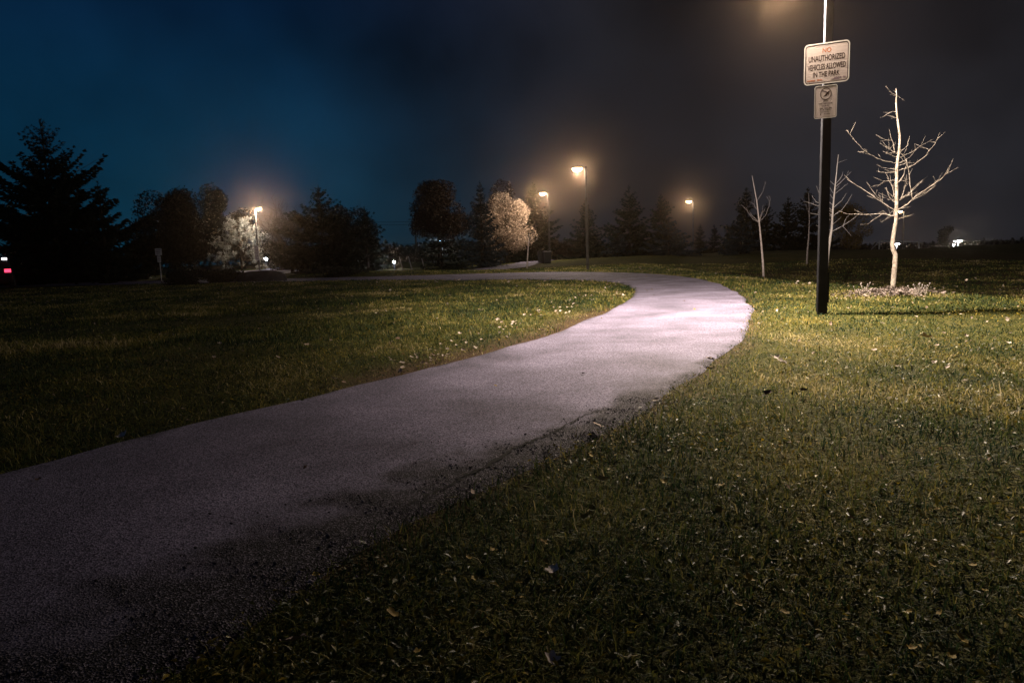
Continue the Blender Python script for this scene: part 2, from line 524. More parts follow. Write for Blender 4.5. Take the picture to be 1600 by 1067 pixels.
# ------------------------------------------------------------------ ground sheet
def axis(lo, hi, c, fine, grow):
    a = [c]; s = fine
    while a[-1] < hi:
        a.append(a[-1] + s); s = fine + grow * max(0, abs(a[-1] - c) - 14)
    b = [c]; s = fine
    while b[-1] > lo:
        b.append(b[-1] - s); s = fine + grow * max(0, abs(b[-1] - c) - 14)
    v = np.array(sorted(set(b + a[1:])))
    v[0], v[-1] = lo, hi
    return v
gx, gy = axis(-170, 170, 0, .16, .05), axis(-30, 235, 8, .16, .05)
X, Y = np.meshgrid(gx, gy)
Xf, Yf = X.ravel(), Y.ravel()
Zf = hgt(Xf, Yf)
nx, ny = len(gx), len(gy)
idx = np.arange(nx * ny).reshape(ny, nx)
Q = np.stack([idx[:-1, :-1], idx[:-1, 1:], idx[1:, 1:], idx[1:, :-1]], -1).reshape(-1, 4)
worn = np.zeros(len(Xf))
nr_m = (np.abs(Xf) < 12) & (Yf > 2) & (Yf < 16)
dl = dist_line(PL[::2], Xf[nr_m], Yf[nr_m])
worn[nr_m] = np.clip(1 - dl / .75, 0, 1) * sstep(4.6, 6.0, Yf[nr_m]) * (1 - sstep(11, 13, Yf[nr_m])) * .85
dr = dist_line(PR[::2], Xf[nr_m], Yf[nr_m])
worn[nr_m] = np.maximum(worn[nr_m], np.clip(1 - dr / .30, 0, 1) * .55)
fr = (Xf > 8) & (Yf > 11) & (Yf < 48)
worn[fr] = np.maximum(worn[fr], .55 * sstep(8, 10.5, Xf[fr] - .0 * Yf[fr]) * (1 - sstep(30, 46, Yf[fr])))
ground = link('ground', np_mesh('ground', np.stack([Xf, Yf, Zf], 1), [Q], M['ground'], worn, True))
tag(ground, kind='structure')

def strip(name, A, B, z, mat, cols=14, edge=None):
    t = np.linspace(0, 1, cols)
    V = (A[:, None, :] * (1 - t)[None, :, None] + B[:, None, :] * t[None, :, None])
    n = len(A)
    zz = np.full((n, cols), float(z))
    zz[:, 0] -= .03; zz[:, -1] -= .03
    V3 = np.concatenate([V, zz[..., None]], -1).reshape(-1, 3)
    ix = np.arange(n * cols).reshape(n, cols)
    F = np.stack([ix[:-1, :-1], ix[:-1, 1:], ix[1:, 1:], ix[1:, :-1]], -1).reshape(-1, 4)
    rn = np.zeros(len(V3)) if edge is None else edge(V3)
    o = link(name, np_mesh(name, V3, [F], mat, rn, True))
    tag(o, kind='structure')
    return o

def path_edge(V3):
    d = dist_line(PR[::2], V3[:, 0], V3[:, 1])
    d2 = dist_line(PL[::2], V3[:, 0], V3[:, 1])
    y = V3[:, 1]
    wd = np.interp(y, [-5, 1.5, 2.6, 3.6, 4.6, 6, 9], [.95, .62, .46, .34, .22, .10, .06])
    e1 = np.clip(1.0 - d / (2 * wd), 0, 1)
    lip_shadow = np.clip(.62 - d2 / .3, 0, 1)  # shadow of the overhanging turf lip, painted along the left edge
    return np.maximum(e1 * np.interp(y, [4.2, 6.5], [1, .5]), lip_shadow)
path = strip('path', PL, PR, .008, M['path'], 44, path_edge)
def on_ground_strip(name, A, B, mat):
    o = strip(name, A, B, 0, mat, 6)
    me = o.data
    co = np.empty(len(me.vertices) * 3, np.float32); me.vertices.foreach_get('co', co)
    co = co.reshape(-1, 3); co[:, 2] = hgt(co[:, 0], co[:, 1]) + .05
    me.vertices.foreach_set('co', co.ravel()); me.update()
    return o
on_ground_strip('side_path', SPUR_L, SPUR_R, M['path'])
RD = [at(345, 436), at(372, 429), at(420, 421.5), at(475, 418.5)]
on_ground_strip('driveway', resample([RD[0] + Vector((-2.5, 2, 0)), RD[1] + Vector((-2, 4, 0)), RD[2] + Vector((-2, 10, 0)), RD[3] + Vector((2, 26, 0))], 30),
                resample([RD[0] + Vector((2.5, 0, 0)), RD[1] + Vector((4, -1, 0)), RD[2] + Vector((8, -3, 0)), RD[3] + Vector((12, -6, 0))], 30), M['path'])

# crack in the asphalt
rng = random.Random(5)
ck = [at(*p) for p in ((935, 641), (905, 656), (882, 669), (856, 683), (828, 693), (800, 706), (762, 731), (735, 743), (700, 763), (655, 786), (620, 800))]
cv = []
for i in range(len(ck) - 1):
    for k in range(9):
        p = ck[i].lerp(ck[i + 1], k / 9)
        cv.append((p.x + rng.gauss(0, .007), p.y + rng.gauss(0, .007)))
cv = np.array(cv)
tn = np.gradient(cv, axis=0); tn /= np.linalg.norm(tn, axis=1)[:, None]
nrm = np.stack([-tn[:, 1], tn[:, 0]], 1)
wd = np.array([rng.uniform(.005, .017) for _ in cv])[:, None] * np.sin(np.linspace(.15, 3.0, len(cv)))[:, None]
A, B = cv - nrm * wd, cv + nrm * wd
n = len(cv)
V = np.vstack([np.c_[A, np.full(n, .0125)], np.c_[B, np.full(n, .0125)]])
F = np.array([(i, i + 1, n + i + 1, n + i) for i in range(n - 1)])
tag(link('path_crack', np_mesh('path_crack', V, [F], M['crack'])), kind='structure')

# ------------------------------------------------------------------ grass, weeds, litter (nobody could count them)
rs = np.random.RandomState(11)

def scatter(n, r0, r1, power, ang=52):
    """points in a fan in front of the camera; density falls as r**-power"""
    u = rs.rand(n)
    k = 2 - power
    r = (r0 ** k + u * (r1 ** k - r0 ** k)) ** (1 / k)
    a = np.radians(rs.uniform(-ang, ang, n))
    return r * np.sin(a), r * np.cos(a) - .6, r

def off_path(x, y, jit=.05):
    xj, yj = x + rs.normal(0, jit, len(x)), y + rs.normal(0, jit, len(x))
    return ~inside(PATH_POLY[::2], xj, yj)

def blades():
    x, y, r = scatter(900000, 1.3, 42, 1.5)
    keep = off_path(x, y)
    dl = dist_line(PL[::3], x, y)
    bare = np.clip(1 - dl / .75, 0, 1) * sstep(4.6, 6, y) * (1 - sstep(11, 13, y))
    patch = wob(x, y, 2.3, 21)
    keep &= rs.rand(len(x)) > bare * .9
    keep &= rs.rand(len(x)) < np.clip(.80 + .35 * patch, .35, 1)
    x, y, r, patch = x[keep], y[keep], r[keep], patch[keep]
    n = len(x)
    z = hgt(x, y) - .006
    h = rs.gamma(5, .0095, n) * (1 + .35 * wob(x, y, 1.2, 22)) * np.where(r > 14, 1.15, 1)
    h = np.clip(h, .015, .12)
    wdt = np.maximum(.0019, r * .00050) * rs.uniform(.7, 1.4, n)
    a = rs.uniform(0, 6.283, n)
    ln = rs.beta(2.0, 1.4, n) * 1.5                       # lean
    az = rs.uniform(0, 6.283, n)
    dx, dy = np.cos(az) * np.sin(ln), np.sin(az) * np.sin(ln)
    dz = np.cos(ln)
    ca, sa = np.cos(a) * wdt, np.sin(a) * wdt
    P = np.stack([x, y, z], 1)
    D = np.stack([dx, dy, dz], 1)
    S = np.stack([ca, sa, np.zeros(n)], 1)
    mid = P + np.stack([dx * .5, dy * .5, dz * .9 + .08], 1) * (h * .58)[:, None]
    tip = P + np.stack([dx * 1.25, dy * 1.25, np.maximum(dz * .85, .08)], 1) * h[:, None]
    b = np.arange(n)[:, None] * 5
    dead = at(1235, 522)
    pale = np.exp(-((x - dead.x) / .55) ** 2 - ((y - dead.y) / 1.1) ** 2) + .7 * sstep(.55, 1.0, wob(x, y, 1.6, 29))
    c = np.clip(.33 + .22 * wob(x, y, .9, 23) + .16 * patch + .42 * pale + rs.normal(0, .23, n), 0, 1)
    tuft = sstep(.45, .95, wob(x, y, 3.3, 27))
    h = h * (1 + .55 * tuft) * (1 - .35 * np.clip(pale, 0, 1))
    tip = P + np.stack([dx * 1.25, dy * 1.25, np.maximum(dz * .85, .08)], 1) * h[:, None]
    V = np.stack([P - S, P + S, mid + S * .8, mid - S * .8, tip], 1).reshape(-1, 3)
    return V, [b + np.array([[0, 1, 2, 3]]), b + np.array([[3, 2, 4]])], np.repeat(c, 5)
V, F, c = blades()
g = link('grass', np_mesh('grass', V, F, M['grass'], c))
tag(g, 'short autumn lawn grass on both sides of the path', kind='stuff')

def flat_leaves(n, r0, r1, power, smin, smax, lift, seed, clump, tilt=.9):
    x, y, r = scatter(n, r0, r1, power)
    keep = off_path(x, y, .04) & (rs.rand(n) < np.clip(.5 + clump * wob(x, y, 2.8, seed), .04, 1))
    x, y, r = x[keep], y[keep], r[keep]
    n = len(x)
    s = rs.uniform(smin, smax, n) * np.maximum(1, r / 9)
    z = hgt(x, y) + rs.uniform(.004, lift, n)
    a = rs.uniform(0, 6.283, n)
    t1, t2 = rs.normal(0, tilt, n) * .5, rs.normal(0, tilt, n) * .5
    U = np.stack([np.cos(a), np.sin(a), t1], 1) * s[:, None]
    W = np.stack([-np.sin(a), np.cos(a), t2], 1) * (s * rs.uniform(.3, .6, n))[:, None]
    P = np.stack([x, y, z], 1)
    up = np.stack([np.zeros(n), np.zeros(n), s * .18], 1)
    V = np.stack([P - U * .5, P - U * .1 + W * .5 + up, P + U * .5, P - U * .1 - W * .5 + up, P - U * .02], 1).reshape(-1, 3)
    b = np.arange(n)[:, None] * 5
    F = [np.vstack([b + np.array([[0, 4, 1, 0]])[:, :3] if False else b + np.array([[0, 4, 1]]), b + np.array([[4, 2, 1]]), b + np.array([[0, 3, 4]]), b + np.array([[3, 2, 4]])])]
    return V, F, n, x, y
V, F, n, x, y = flat_leaves(95000, 1.3, 13, 1.5, .010, .030, .06, 31, .55)
c = np.clip(.47 + .25 * wob(x, y, 3.1, 33) + rs.normal(0, .24, n), 0, 1)
tag(link('ground_cover', np_mesh('ground_cover', V, F, M['cover'], np.repeat(c, 5))), 'low broad leaved weeds and clover among the lawn grass', kind='stuff')
V, F, n, x, y = flat_leaves(4200, 3.0, 34, 1.0, .018, .040, .07, 35, .5, .7)
c = np.clip(rs.beta(2.2, 1.5, n), 0, 1)
tag(link('leaf_litter', np_mesh('leaf_litter', V, F, M['litter'], np.repeat(c, 5))), 'small dry leaf scraps strewn over the lawn', kind='stuff')

# loose asphalt crumbs along the broken right edge
def crumbs():
    n = 4500
    i = rs.choice(np.where((PR[:, 1] > -1) & (PR[:, 1] < 4.6) & (np.arange(NP) < 150))[0], n)
    wdt = np.interp(PR[i, 1], [-2, 2, 3.5, 5, 8], [.8, .6, .38, .2, .05])
    t = np.abs(rs.normal(0, .5, n)) * wdt
    d = PL[i] - PR[i]; d /= np.linalg.norm(d, axis=1)[:, None]
    x = PR[i, 0] + d[:, 0] * (t - .05) + rs.normal(0, .05, n); y = PR[i, 1] + d[:, 1] * (t - .05) + rs.normal(0, .05, n)
    s = rs.gamma(2.5, .0009, n) + .0012
    z = np.full(n, .010) + s * .2
    O = np.array([(1, 0, 0), (-1, 0, 0), (0, 1, 0), (0, -1, 0), (0, 0, .8), (0, 0, -.8)])
    V = np.stack([x, y, z], 1)[:, None, :] + O[None] * (s[:, None, None] * rs.uniform(.6, 1.4, (n, 6, 1)))
    F = np.array([(0, 2, 4), (2, 1, 4), (1, 3, 4), (3, 0, 4), (2, 0, 5), (1, 2, 5), (3, 1, 5), (0, 3, 5)])
    return V.reshape(-1, 3), [(np.arange(n)[:, None, None] * 6 + F[None]).reshape(-1, 3)], np.repeat(rs.rand(n), 6)
V, F, c = crumbs()
M['crumb'] = leafy('asphalt_crumbs', [(.05, .05, .06), (.12, .11, .14), (.30, .27, .33)], rough=.9)
tag(link('gravel', np_mesh('gravel', V, F, M['crumb'], c)), 'loose asphalt crumbs along the broken path edge', kind='stuff')

# ------------------------------------------------------------------ fallen leaves one can pick out
def leaf_mesh(seed, lobes):
    r = random.Random(seed)
    n = 18
    ring = []
    for k in range(n):
        a = 2 * math.pi * k / n
        if lobes:
            rad = .62 + .38 * abs(math.cos(a * 2.5)) ** 1.2
        else:
            rad = .45 + .55 * abs(math.cos(a)) ** 1.3
        rad *= r.uniform(.85, 1.1) * .5
        px, py = rad * math.cos(a), rad * math.sin(a)
        ring.append((px, py, .42 * px * px + 1.1 * py * py * r.uniform(.7, 1.5) + r.uniform(0, .05)))
    b = MB()
    b.add([(0, 0, .02)] + [(p[0] * .5, p[1] * .5, p[2] * .35 + .015) for p in ring] + ring,
          [(0, 1 + k, 1 + (k + 1) % n) for k in range(n)] + [(1 + k, 1 + n + k, 1 + n + (k + 1) % n, 1 + (k + 1) % n) for k in range(n)])
    b.tube([(-.46, 0, .1), (-.62, .02, .08), (-.78, .08, .02)], [.012, .010, .008], 4)
    return b

def leaf_mat(name, a_, b_):
    m, n_, l_, bs = new_mat(name)
    oi = n_.new('ShaderNodeObjectInfo')
    r_ = n_.new('ShaderNodeValToRGB')
    r_.color_ramp.elements[0].color = (*a_, 1); r_.color_ramp.elements[1].color = (*b_, 1)
    t_ = n_.new('ShaderNodeTexCoord')
    no = n_.new('ShaderNodeTexNoise'); no.inputs['Scale'].default_value = 5
    l_.new(t_.outputs['Object'], no.inputs[0])
    ad = n_.new('ShaderNodeMath'); ad.operation = 'MULTIPLY_ADD'; ad.inputs[1].default_value = .6; ad.use_clamp = True
    sb = n_.new('ShaderNodeMath'); sb.operation = 'SUBTRACT'; sb.inputs[1].default_value = .5
    l_.new(no.outputs[0], sb.inputs[0]); l_.new(sb.outputs[0], ad.inputs[0]); l_.new(oi.outputs['Random'], ad.inputs[2])
    l_.new(ad.outputs[0], r_.inputs[0]); l_.new(r_.outputs[0], bs.inputs['Base Color'])
    bs.inputs['Roughness'].default_value = .7
    return m
LM = {'pale': leaf_mat('pale_leaf', (.30, .20, .15), (.68, .60, .56)), 'gold': leaf_mat('yellow_leaf', (.30, .20, .03), (.50, .36, .06)), 'dark': leaf_mat('dark_leaf', (.05, .03, .025), (.13, .075, .06))}
LEAF = {(k, s): leaf_mesh(40 + s, s < 2).mesh('fallen_leaf', LM[k], True) for k in LM for s in range(4)}

def leaf(x, y, size, kind, s, label, group=None, lift=.035):
    o = link('fallen_leaf', LEAF[(kind, s)])
    o.location = (x, y, max(gz(x, y), 0) + lift)
    o.rotation_euler = (rng.gauss(0, .35), rng.gauss(0, .35), rng.uniform(0, 6.28))
    o.scale = (size, size, size)
    return tag(o, label, 'leaf', group)
SPECIAL = [
    (462, 1046, .075, 'pale', 3, 'large pale curled leaf alone in the darkest foreground grass', .075),
    (862, 1060, .04, 'pale', 1, 'pale brown leaf at the very bottom edge of the view', .05),
    (934, 674, .085, 'pale', 2, 'pale pink leaf at the broken right path edge, beyond the crack', .03),
    (738, 773, .034, 'pale', 3, 'small whitish leaf lying on the dark crumbled asphalt', .012),
    (1110, 569, .085, 'dark', 0, 'dark shrivelled leaf clump on the right path edge', .04),
    (1200, 628, .075, 'dark', 1, 'dark maple leaf flat in the olive grass', .05),
    (1254, 622, .075, 'dark', 2, 'reddish brown leaf in the olive grass beside the dark maple leaf', .05),
    (940, 772, .08, 'pale', 3, 'upright pale leaf standing in the dark grass right of the path', .06),
    (865, 915, .045, 'pale', 1, 'tan curled leaf in the shadowed grass near the camera', .05),
    (192, 689, .075, 'pale', 0, 'pale leaf on the left path edge at the end of the lawn', .03),
    (103, 671, .06, 'gold', 1, 'orange yellow leaf in the dark left lawn corner', .05),
    (615, 985, .038, 'gold', 2, 'round yellow leaf among the foreground weeds', .05),
    (1025, 632, .05, 'pale', 2, 'small white leaf where asphalt meets the right lawn', .03),
    (590, 497, .13, 'pale', 1, 'large white leaf in the middle of the left lawn', .05),
    (1222, 577, .10, 'pale', 0, 'pale leaf in the bright grass right of the bend', .05),
    (1446, 537, .12, 'pale', 1, 'pale leaf in the grass in front of the post shadow', .06),
]
for px, py, s, k, v, lb, lf in SPECIAL:
    p = at(px, py)
    leaf(p.x, p.y, s, k, v, lb, None, lf)

def leaf_field(n, fx, kind, label, group, smin, smax):
    c_ = 0
    while c_ < n:
        px, py = fx()
        p = at(px, py)
        if inside(PATH_POLY[::2], np.array([p.x]), np.array([p.y]))[0]:
            continue
        leaf(p.x, p.y, rng.uniform(smin, smax) * max(1, p.y / 11), kind, rng.randrange(4), label, group, rng.uniform(.03, .06))
        c_ += 1
def f_left():
    return rng.uniform(330, 985), 438 + 190 * rng.random() ** 1.5
def f_edge():
    t = rng.random()
    return 620 + 370 * t + rng.gauss(0, 14), 590 - 135 * t - abs(rng.gauss(0, 14))
def f_right():
    return rng.uniform(1180, 1600), 440 + 150 * rng.random() ** 1.6
def f_near():
    return rng.uniform(480, 1600), rng.uniform(700, 1060)
def leaf_on_path(n, label, group):
    c_ = 0
    while c_ < n:
        i, t_ = rng.randrange(25, 120), rng.uniform(.06, .9)
        q = PL[i] * (1 - t_) + PR[i] * t_
        leaf(q[0], q[1], rng.uniform(.03, .06), rng.choice(['pale', 'gold', 'dark']), rng.randrange(4), label, group, .018)
        c_ += 1
leaf_on_path(16, 'small dry leaf lying flat on the bare asphalt of the path', 'leaves on the asphalt path')
leaf_field(80, f_left, 'pale', 'small pale dry leaf lying on the lawn left of the path', 'pale leaves on the left lawn', .03, .065)
leaf_field(110, f_edge, 'pale', 'small pale dry leaf gathered along the inner path edge', 'pale leaves along the inner path edge', .025, .055)
leaf_field(80, f_right, 'pale', 'small pale dry leaf on the lit lawn around the nearest lamp post', 'pale leaves on the right lawn', .025, .06)
leaf_field(45, f_near, 'gold', 'small yellow leaf in the dark foreground grass', 'yellow leaves in the foreground grass', .018, .034)

# ------------------------------------------------------------------ park lamps
def aim(o, d):
    o.rotation_euler = Vector(d).to_track_quat('-Z', 'Y').to_euler()

def lamp_post(loc, h, arm, rz, power, label, group, spot=None, door=False):
    """arm points along local -X"""
    t = empty('lamp_post', loc, rz, label, 'street lamp', group)
    b = MB()
    wd = .128
    ch = .008
    hx = wd / 2
    vs, fs = [], []
    for z, k in ((-.05, 1.0), (h * .35, .93), (h - .02, .72)):
        q = hx * k
        c_ = ch * k
        for p in ((-q + c_, -q), (q - c_, -q), (q, -q + c_), (q, q - c_), (q - c_, q), (-q + c_, q), (-q, q - c_), (-q, -q + c_)):
            vs.append((p[0], p[1], z))
    for i in range(2):
        for k in range(8):
            fs.append((i * 8 + k, i * 8 + (k + 1) % 8, (i + 1) * 8 + (k + 1) % 8, (i + 1) * 8 + k))
    fs.append(tuple(range(7, -1, -1))); fs.append(tuple(range(16, 24)))
    b.add(vs, fs)
    PM = M['metal'] if door else M['post_grey']
    b.build('pole', PM, t)
    MB().box((0, 0, h + .01), (.10, .10, .05), 0, .015).build('pole_cap', M['metal'], t)
    MB().tube([(-.03, 0, h - .10), (-arm * .5, 0, h - .03), (-arm + .18, 0, h - .01)], [.032, .030, .028], 8).build('arm', PM, t, True)
    hd = MB()
    hd.lathe([(.05, .085), (.16, .075), (.235, .035), (.25, 0.0), (.242, -.012)], (-arm, 0, h), 20, 1.15, .72)
    head = hd.build('lamp_head', M['metal'], t, True)
    ln = MB().lathe([(.215, -.014), (.205, -.07), (.155, -.13), (.06, -.16)], (-arm, 0, h), 18, 1.1, .8).build('lens', M['lens'], head, True)
    if door:
        MB().box((.070, .0, .37), (.028, .085, .42), 0, .006).build('access_cover', M['metal'], t)
    ld = bpy.data.lights.new('lamp_light', 'SPOT' if spot else 'POINT')
    ld.energy = power; ld.color = WARM; ld.shadow_soft_size = .07
    lo = bpy.data.objects.new('lamp_light', ld)
    col.objects.link(lo)
    lo.parent = t
    lo.location = (-arm, 0, h - .24)
    if spot:
        ld.spot_size, ld.spot_blend = spot[0], spot[1]
        aim(lo, spot[2])
        l2 = bpy.data.lights.new('lens_glow', 'POINT')          # spill of the refractor bowl
        l2.energy = SPILL_W; l2.color = WARM; l2.shadow_soft_size = .09
        o2 = bpy.data.objects.new('lens_glow', l2); col.objects.link(o2); o2.parent = t
        o2.location = (-arm, 0, h - .24)
    return t

base = at(1283.5, 490)
base.z = gz(base.x, base.y)
near_lamp = lamp_post(base, 4.6, .62, R(-14), NEAR_W, 'nearest tall dark lamp post, carrying two white signs, in lit grass', 'park lamps along the path', (R(180), .35, (.49, .30, -1)), True)
LAMPS = [(918, 906, 265, 34.0, 'tall lit lamp post at the far bend, tallest of the distant ones', 0, 950),
         (859, 852, 304, 54.0, 'lit lamp post rising behind the two dark bins', 0, 1350),
         (1083, 1079, 317, 67.0, 'lit lamp post behind the mound, right of the central spruces', 0, 700),
         (404, 397, 329, 64.0, 'lit lamp post beside the pale lit pine above the driveway', 180, 2000),
         (1410, 1409, 333, 85.0, 'faint lamp post seen behind the large bare tree', 0, 150)]
for px, hx_, hy_, D, lb, r_, pw in LAMPS:
    p = pt(px, 400, D); z0 = gz(p.x, p.y)
    top = pt(px, hy_ - 3, D).z
    lamp_post((p.x, p.y, z0), top - z0, .42, R(r_ - 12), pw, lb, 'park lamps along the path')

# ------------------------------------------------------------------ signs
def rrect(wd, hg, r, n=5):
    P = []
    for cx_, cz_, a0 in ((wd / 2 - r, hg / 2 - r, 0), (-wd / 2 + r, hg / 2 - r, 90), (-wd / 2 + r, -hg / 2 + r, 180), (wd / 2 - r, -hg / 2 + r, 270)):
        for k in range(n + 1):
            a = R(a0 + 90 * k / n)
            P.append((cx_ + r * math.cos(a), cz_ + r * math.sin(a)))
    return P

def frame_ring(P1, P2, y0, y1):
    """ring between two outlines with the same vertex count (x,z plane)"""
    n = len(P1)
    vs = [(p[0], y0, p[1]) for p in P1] + [(p[0], y0, p[1]) for p in P2] + [(p[0], y1, p[1]) for p in P1] + [(p[0], y1, p[1]) for p in P2]
    fs = []
    for i in range(n):
        j = (i + 1) % n
        fs += [(i, j, n + j, n + i), (2 * n + j, 2 * n + i, 3 * n + i, 3 * n + j), (j, i, 2 * n + i, 2 * n + j), (n + i, n + j, 3 * n + j, 3 * n + i)]
    return MB().add(vs, fs)

def text(body, width, height, cx_, cz_, y, mat, parent, bold=.0, name='lettering'):
    cu = bpy.data.curves.new('lettering', 'FONT')
    cu.body = body
    cu.align_x, cu.align_y = 'CENTER', 'CENTER'
    cu.extrude = .00004
    cu.offset = bold
    tmp = bpy.data.objects.new('lettering', cu)
    col.objects.link(tmp)
    bpy.context.view_layer.update()
    me = bpy.data.meshes.new_from_object(tmp.evaluated_get(bpy.context.evaluated_depsgraph_get()))
    col.objects.unlink(tmp); bpy.data.objects.remove(tmp)
    co = np.empty(len(me.vertices) * 3, np.float32); me.vertices.foreach_get('co', co); co = co.reshape(-1, 3)
    mn, mx_ = co.min(0), co.max(0)
    q = (co - (mn + mx_) / 2)
    o3 = np.stack([q[:, 0] / (mx_[0] - mn[0]) * width + cx_, y - q[:, 2], q[:, 1] / (mx_[1] - mn[1]) * height + cz_], 1)
    me.vertices.foreach_set('co', o3.astype(np.float32).ravel())
    me.materials.clear(); me.materials.append(mat); me.update()
    return link(name, me, parent)

def dashes(rows, y, mat, parent, seed, name='small_print'):
    """print too small to read: rows of (x0, x1, z, height)"""
    r = random.Random(seed)
    b = MB()
    for x0, x1, z, hh in rows:
        xx = x0
        while xx < x1:
            wv_ = min(r.uniform(.3, .9) * hh, x1 - xx)
            if r.random() < .85:
                b.box((xx + wv_ / 2, y, z + r.uniform(-.1, .1) * hh), (wv_, .0002, hh * r.uniform(.7, 1)))
            xx += wv_ + hh * r.uniform(.15, .3)
    return b.build(name, mat, parent)

SA = R(-23.6)
def panel(name, loc, wd, hg, label, rz=SA):
    t = empty(name, loc, rz, label, 'sign')
    MB().prism(rrect(wd, hg, wd * .09), -.004, .004).build('sign_panel', M['sign_white'], t)
    return t
c1 = pt(1291.5, 99, base.y - .085); c2 = pt(1290.0, 159.5, base.y - .085)
off = Vector((0, 0, 0))
s1 = panel('notice_sign', c1 + off, .655, .575, 'larger white notice about unauthorized vehicles, upper sign on the nearest lamp post')
frame_ring(rrect(.655, .575, .059), rrect(.625, .545, .046), -.0048, -.0041).build('rim', M['sign_rim'], s1)
frame_ring(rrect(.617, .537, .044), rrect(.598, .518, .036), -.0043, -.0041).build('border_line', M['sign_dark'], s1)
text('NO', .125, .068, .0, .182, -.0042, M['sign_red'], s1, .016)
text('UNAUTHORIZED', .525, .082, .0, .075, -.0042, M['sign_dark'], s1, .016)
text('VEHICLES ALLOWED', .548, .080, .0, -.045, -.0042, M['sign_dark'], s1, .016)
text('IN THE PARK', .385, .076, .0, -.150, -.0042, M['sign_dark'], s1, .016)
dashes([(-.28, -.06, -.228, .022)], -.0042, M['sign_red'], s1, 1)
dashes([(.09, .275, -.218, .020), (.08, .18, -.236, .014)], -.0042, M['sign_purple'], s1, 2)
bo = MB()
bo.lathe([(.011, 0), (.011, .0006), (.005, .0012)], (0, 0, 0), 8)
bo.v = [(v[0], -v[2] - .0040, v[1] + .262) for v in bo.v]
bo.build('bolt', M['galv'], s1)

s2 = panel('dog_sign', c2, .335, .445, 'smaller white dog notice with circular emblem, lower sign on the nearest lamp post')
frame_ring(rrect(.335, .445, .030), rrect(.317, .427, .024), -.0048, -.0041).build('rim', M['sign_rim'], s2)
frame_ring(rrect(.311, .421, .022), rrect(.303, .413, .018), -.0043, -.0041).build('border_line', M['sign_dark'], s2)
circ = lambda r: [(r * math.cos(2 * math.pi * k / 32), .108 + r * math.sin(2 * math.pi * k / 32)) for k in range(32)]
rg = frame_ring(circ(.083), circ(.073), -.0043, -.0041)
rg.build('emblem_ring', M['sign_dark'], s2)
dog = [(-.008, -.015), (.012, .012), (.030, .020), (.042, .030), (.052, .038), (.066, .030), (.064, .022), (.050, .018), (.047, -.002), (.046, -.030), (.038, -.030), (.036, -.010), (.022, -.022), (.010, -.036), (-.010, -.034), (-.030, -.040), (-.036, -.032), (-.020, -.028)]
MB().prism([(a * .95, .112 + b_ * .95) for a, b_ in dog[::-1]], -.0043, -.0041).build('dog_emblem', M['sign_dark'], s2)
MB().prism([(-.048, .150), (-.043, .157), (.026, .128), (.022, .121)], -.0044, -.0042).build('slash', M['sign_dark'], s2)
text('STOOP', .07, .014, 0, .010, -.0042, M['sign_dark'], s2, .01)
text('PLEASE CLEAN UP AFTER', .205, .020, 0, -.022, -.0042, M['sign_dark'], s2, .006)
text('YOUR PET', .115, .020, 0, -.052, -.0042, M['sign_dark'], s2, .006)
dashes([(-.085, .09, -.087, .013), (-.075, .07, -.106, .013), (-.08, .06, -.135, .007)], -.0042, M['sign_dark'], s2, 3)
dashes([(-.075, -.05, -.165, .024), (-.02, .07, -.165, .008)], -.0042, M['sign_dark'], s2, 4)

s1.scale = (.83, 1, .90); s2.scale = (.82, 1, .94)
# far sign post on the left with two plates
p = pt(252, 433, 38.5); p.z = gz(p.x, p.y)
t = empty('sign_post', p, 0, 'thin post with two pale plates against the black trees on the left', 'sign post')
hp = pt(247, 388, 38.5).z - p.z
MB().tube([(0, 0, -.1), (0, 0, hp - .05)], .028, 8).build('pole', M['galv'], t)
f1 = MB().prism(rrect(.36, .62 * .62, .03), -.05, -.035)
f1.v = [(v[0], v[1], v[2] + hp - .20) for v in f1.v]
pl = f1.build('upper_plate', M['white_metal'], t)
dashes([(-.13, .13, hp - .10, .05), (-.13, .10, hp - .20, .05), (-.10, .13, hp - .30, .05)], -.0502, M['sign_purple'], pl, 6)
f2 = MB().prism(rrect(.20, .36, .02), -.05, -.035)
f2.v = [(v[0], v[1], v[2] + hp - .60) for v in f2.v]
pl = f2.build('lower_plate', M['white_metal'], t)
dashes([(-.07, .07, hp - .50, .03), (-.07, .07, hp - .60, .03), (-.07, .07, hp - .70, .03)], -.0502, M['sign_purple'], pl, 7)
# lavender plates on the driveway lamp
q = pt(401, 395, 63.8)
t = empty('plate_sign', q, 0, 'tall lavender lettered plate fixed to the driveway lamp post', 'sign')
MB().prism(rrect(.42, 1.35, .04), -.02, .0).build('sign_panel', M['white_metal'], t)
dashes([(-.17, .17, z_, .07) for z_ in (.55, .42, .28, .14, 0, -.14, -.28, -.42, -.56)], -.0202, M['sign_purple'], t, 8)

# ------------------------------------------------------------------ trees
def rot_basis(d):
    d = d / np.linalg.norm(d, axis=1)[:, None]
    h = np.where(np.abs(d[:, 2:3]) > .9, np.array([[1., 0, 0]]), np.array([[0., 0, 1]]))
    a = np.cross(d, h); a /= np.linalg.norm(a, axis=1)[:, None]
    return d, a, np.cross(d, a)

def sprays(P, D, Ln, Wd, r):
    """pointed four-vertex sprays from P along D"""
    d, a, b = rot_basis(D)
    n = len(P)
    th = r.uniform(0, 6.283, n)[:, None]
    s = a * np.cos(th) + b * np.sin(th)
    V = np.stack([P, P + d * (Ln * .45)[:, None] + s * (Wd * .5)[:, None], P + d * Ln[:, None], P + d * (Ln * .45)[:, None] - s * (Wd * .5)[:, None]], 1)
    return V.reshape(-1, 3), np.arange(n)[:, None] * 4 + np.array([[0, 1, 2, 3]])

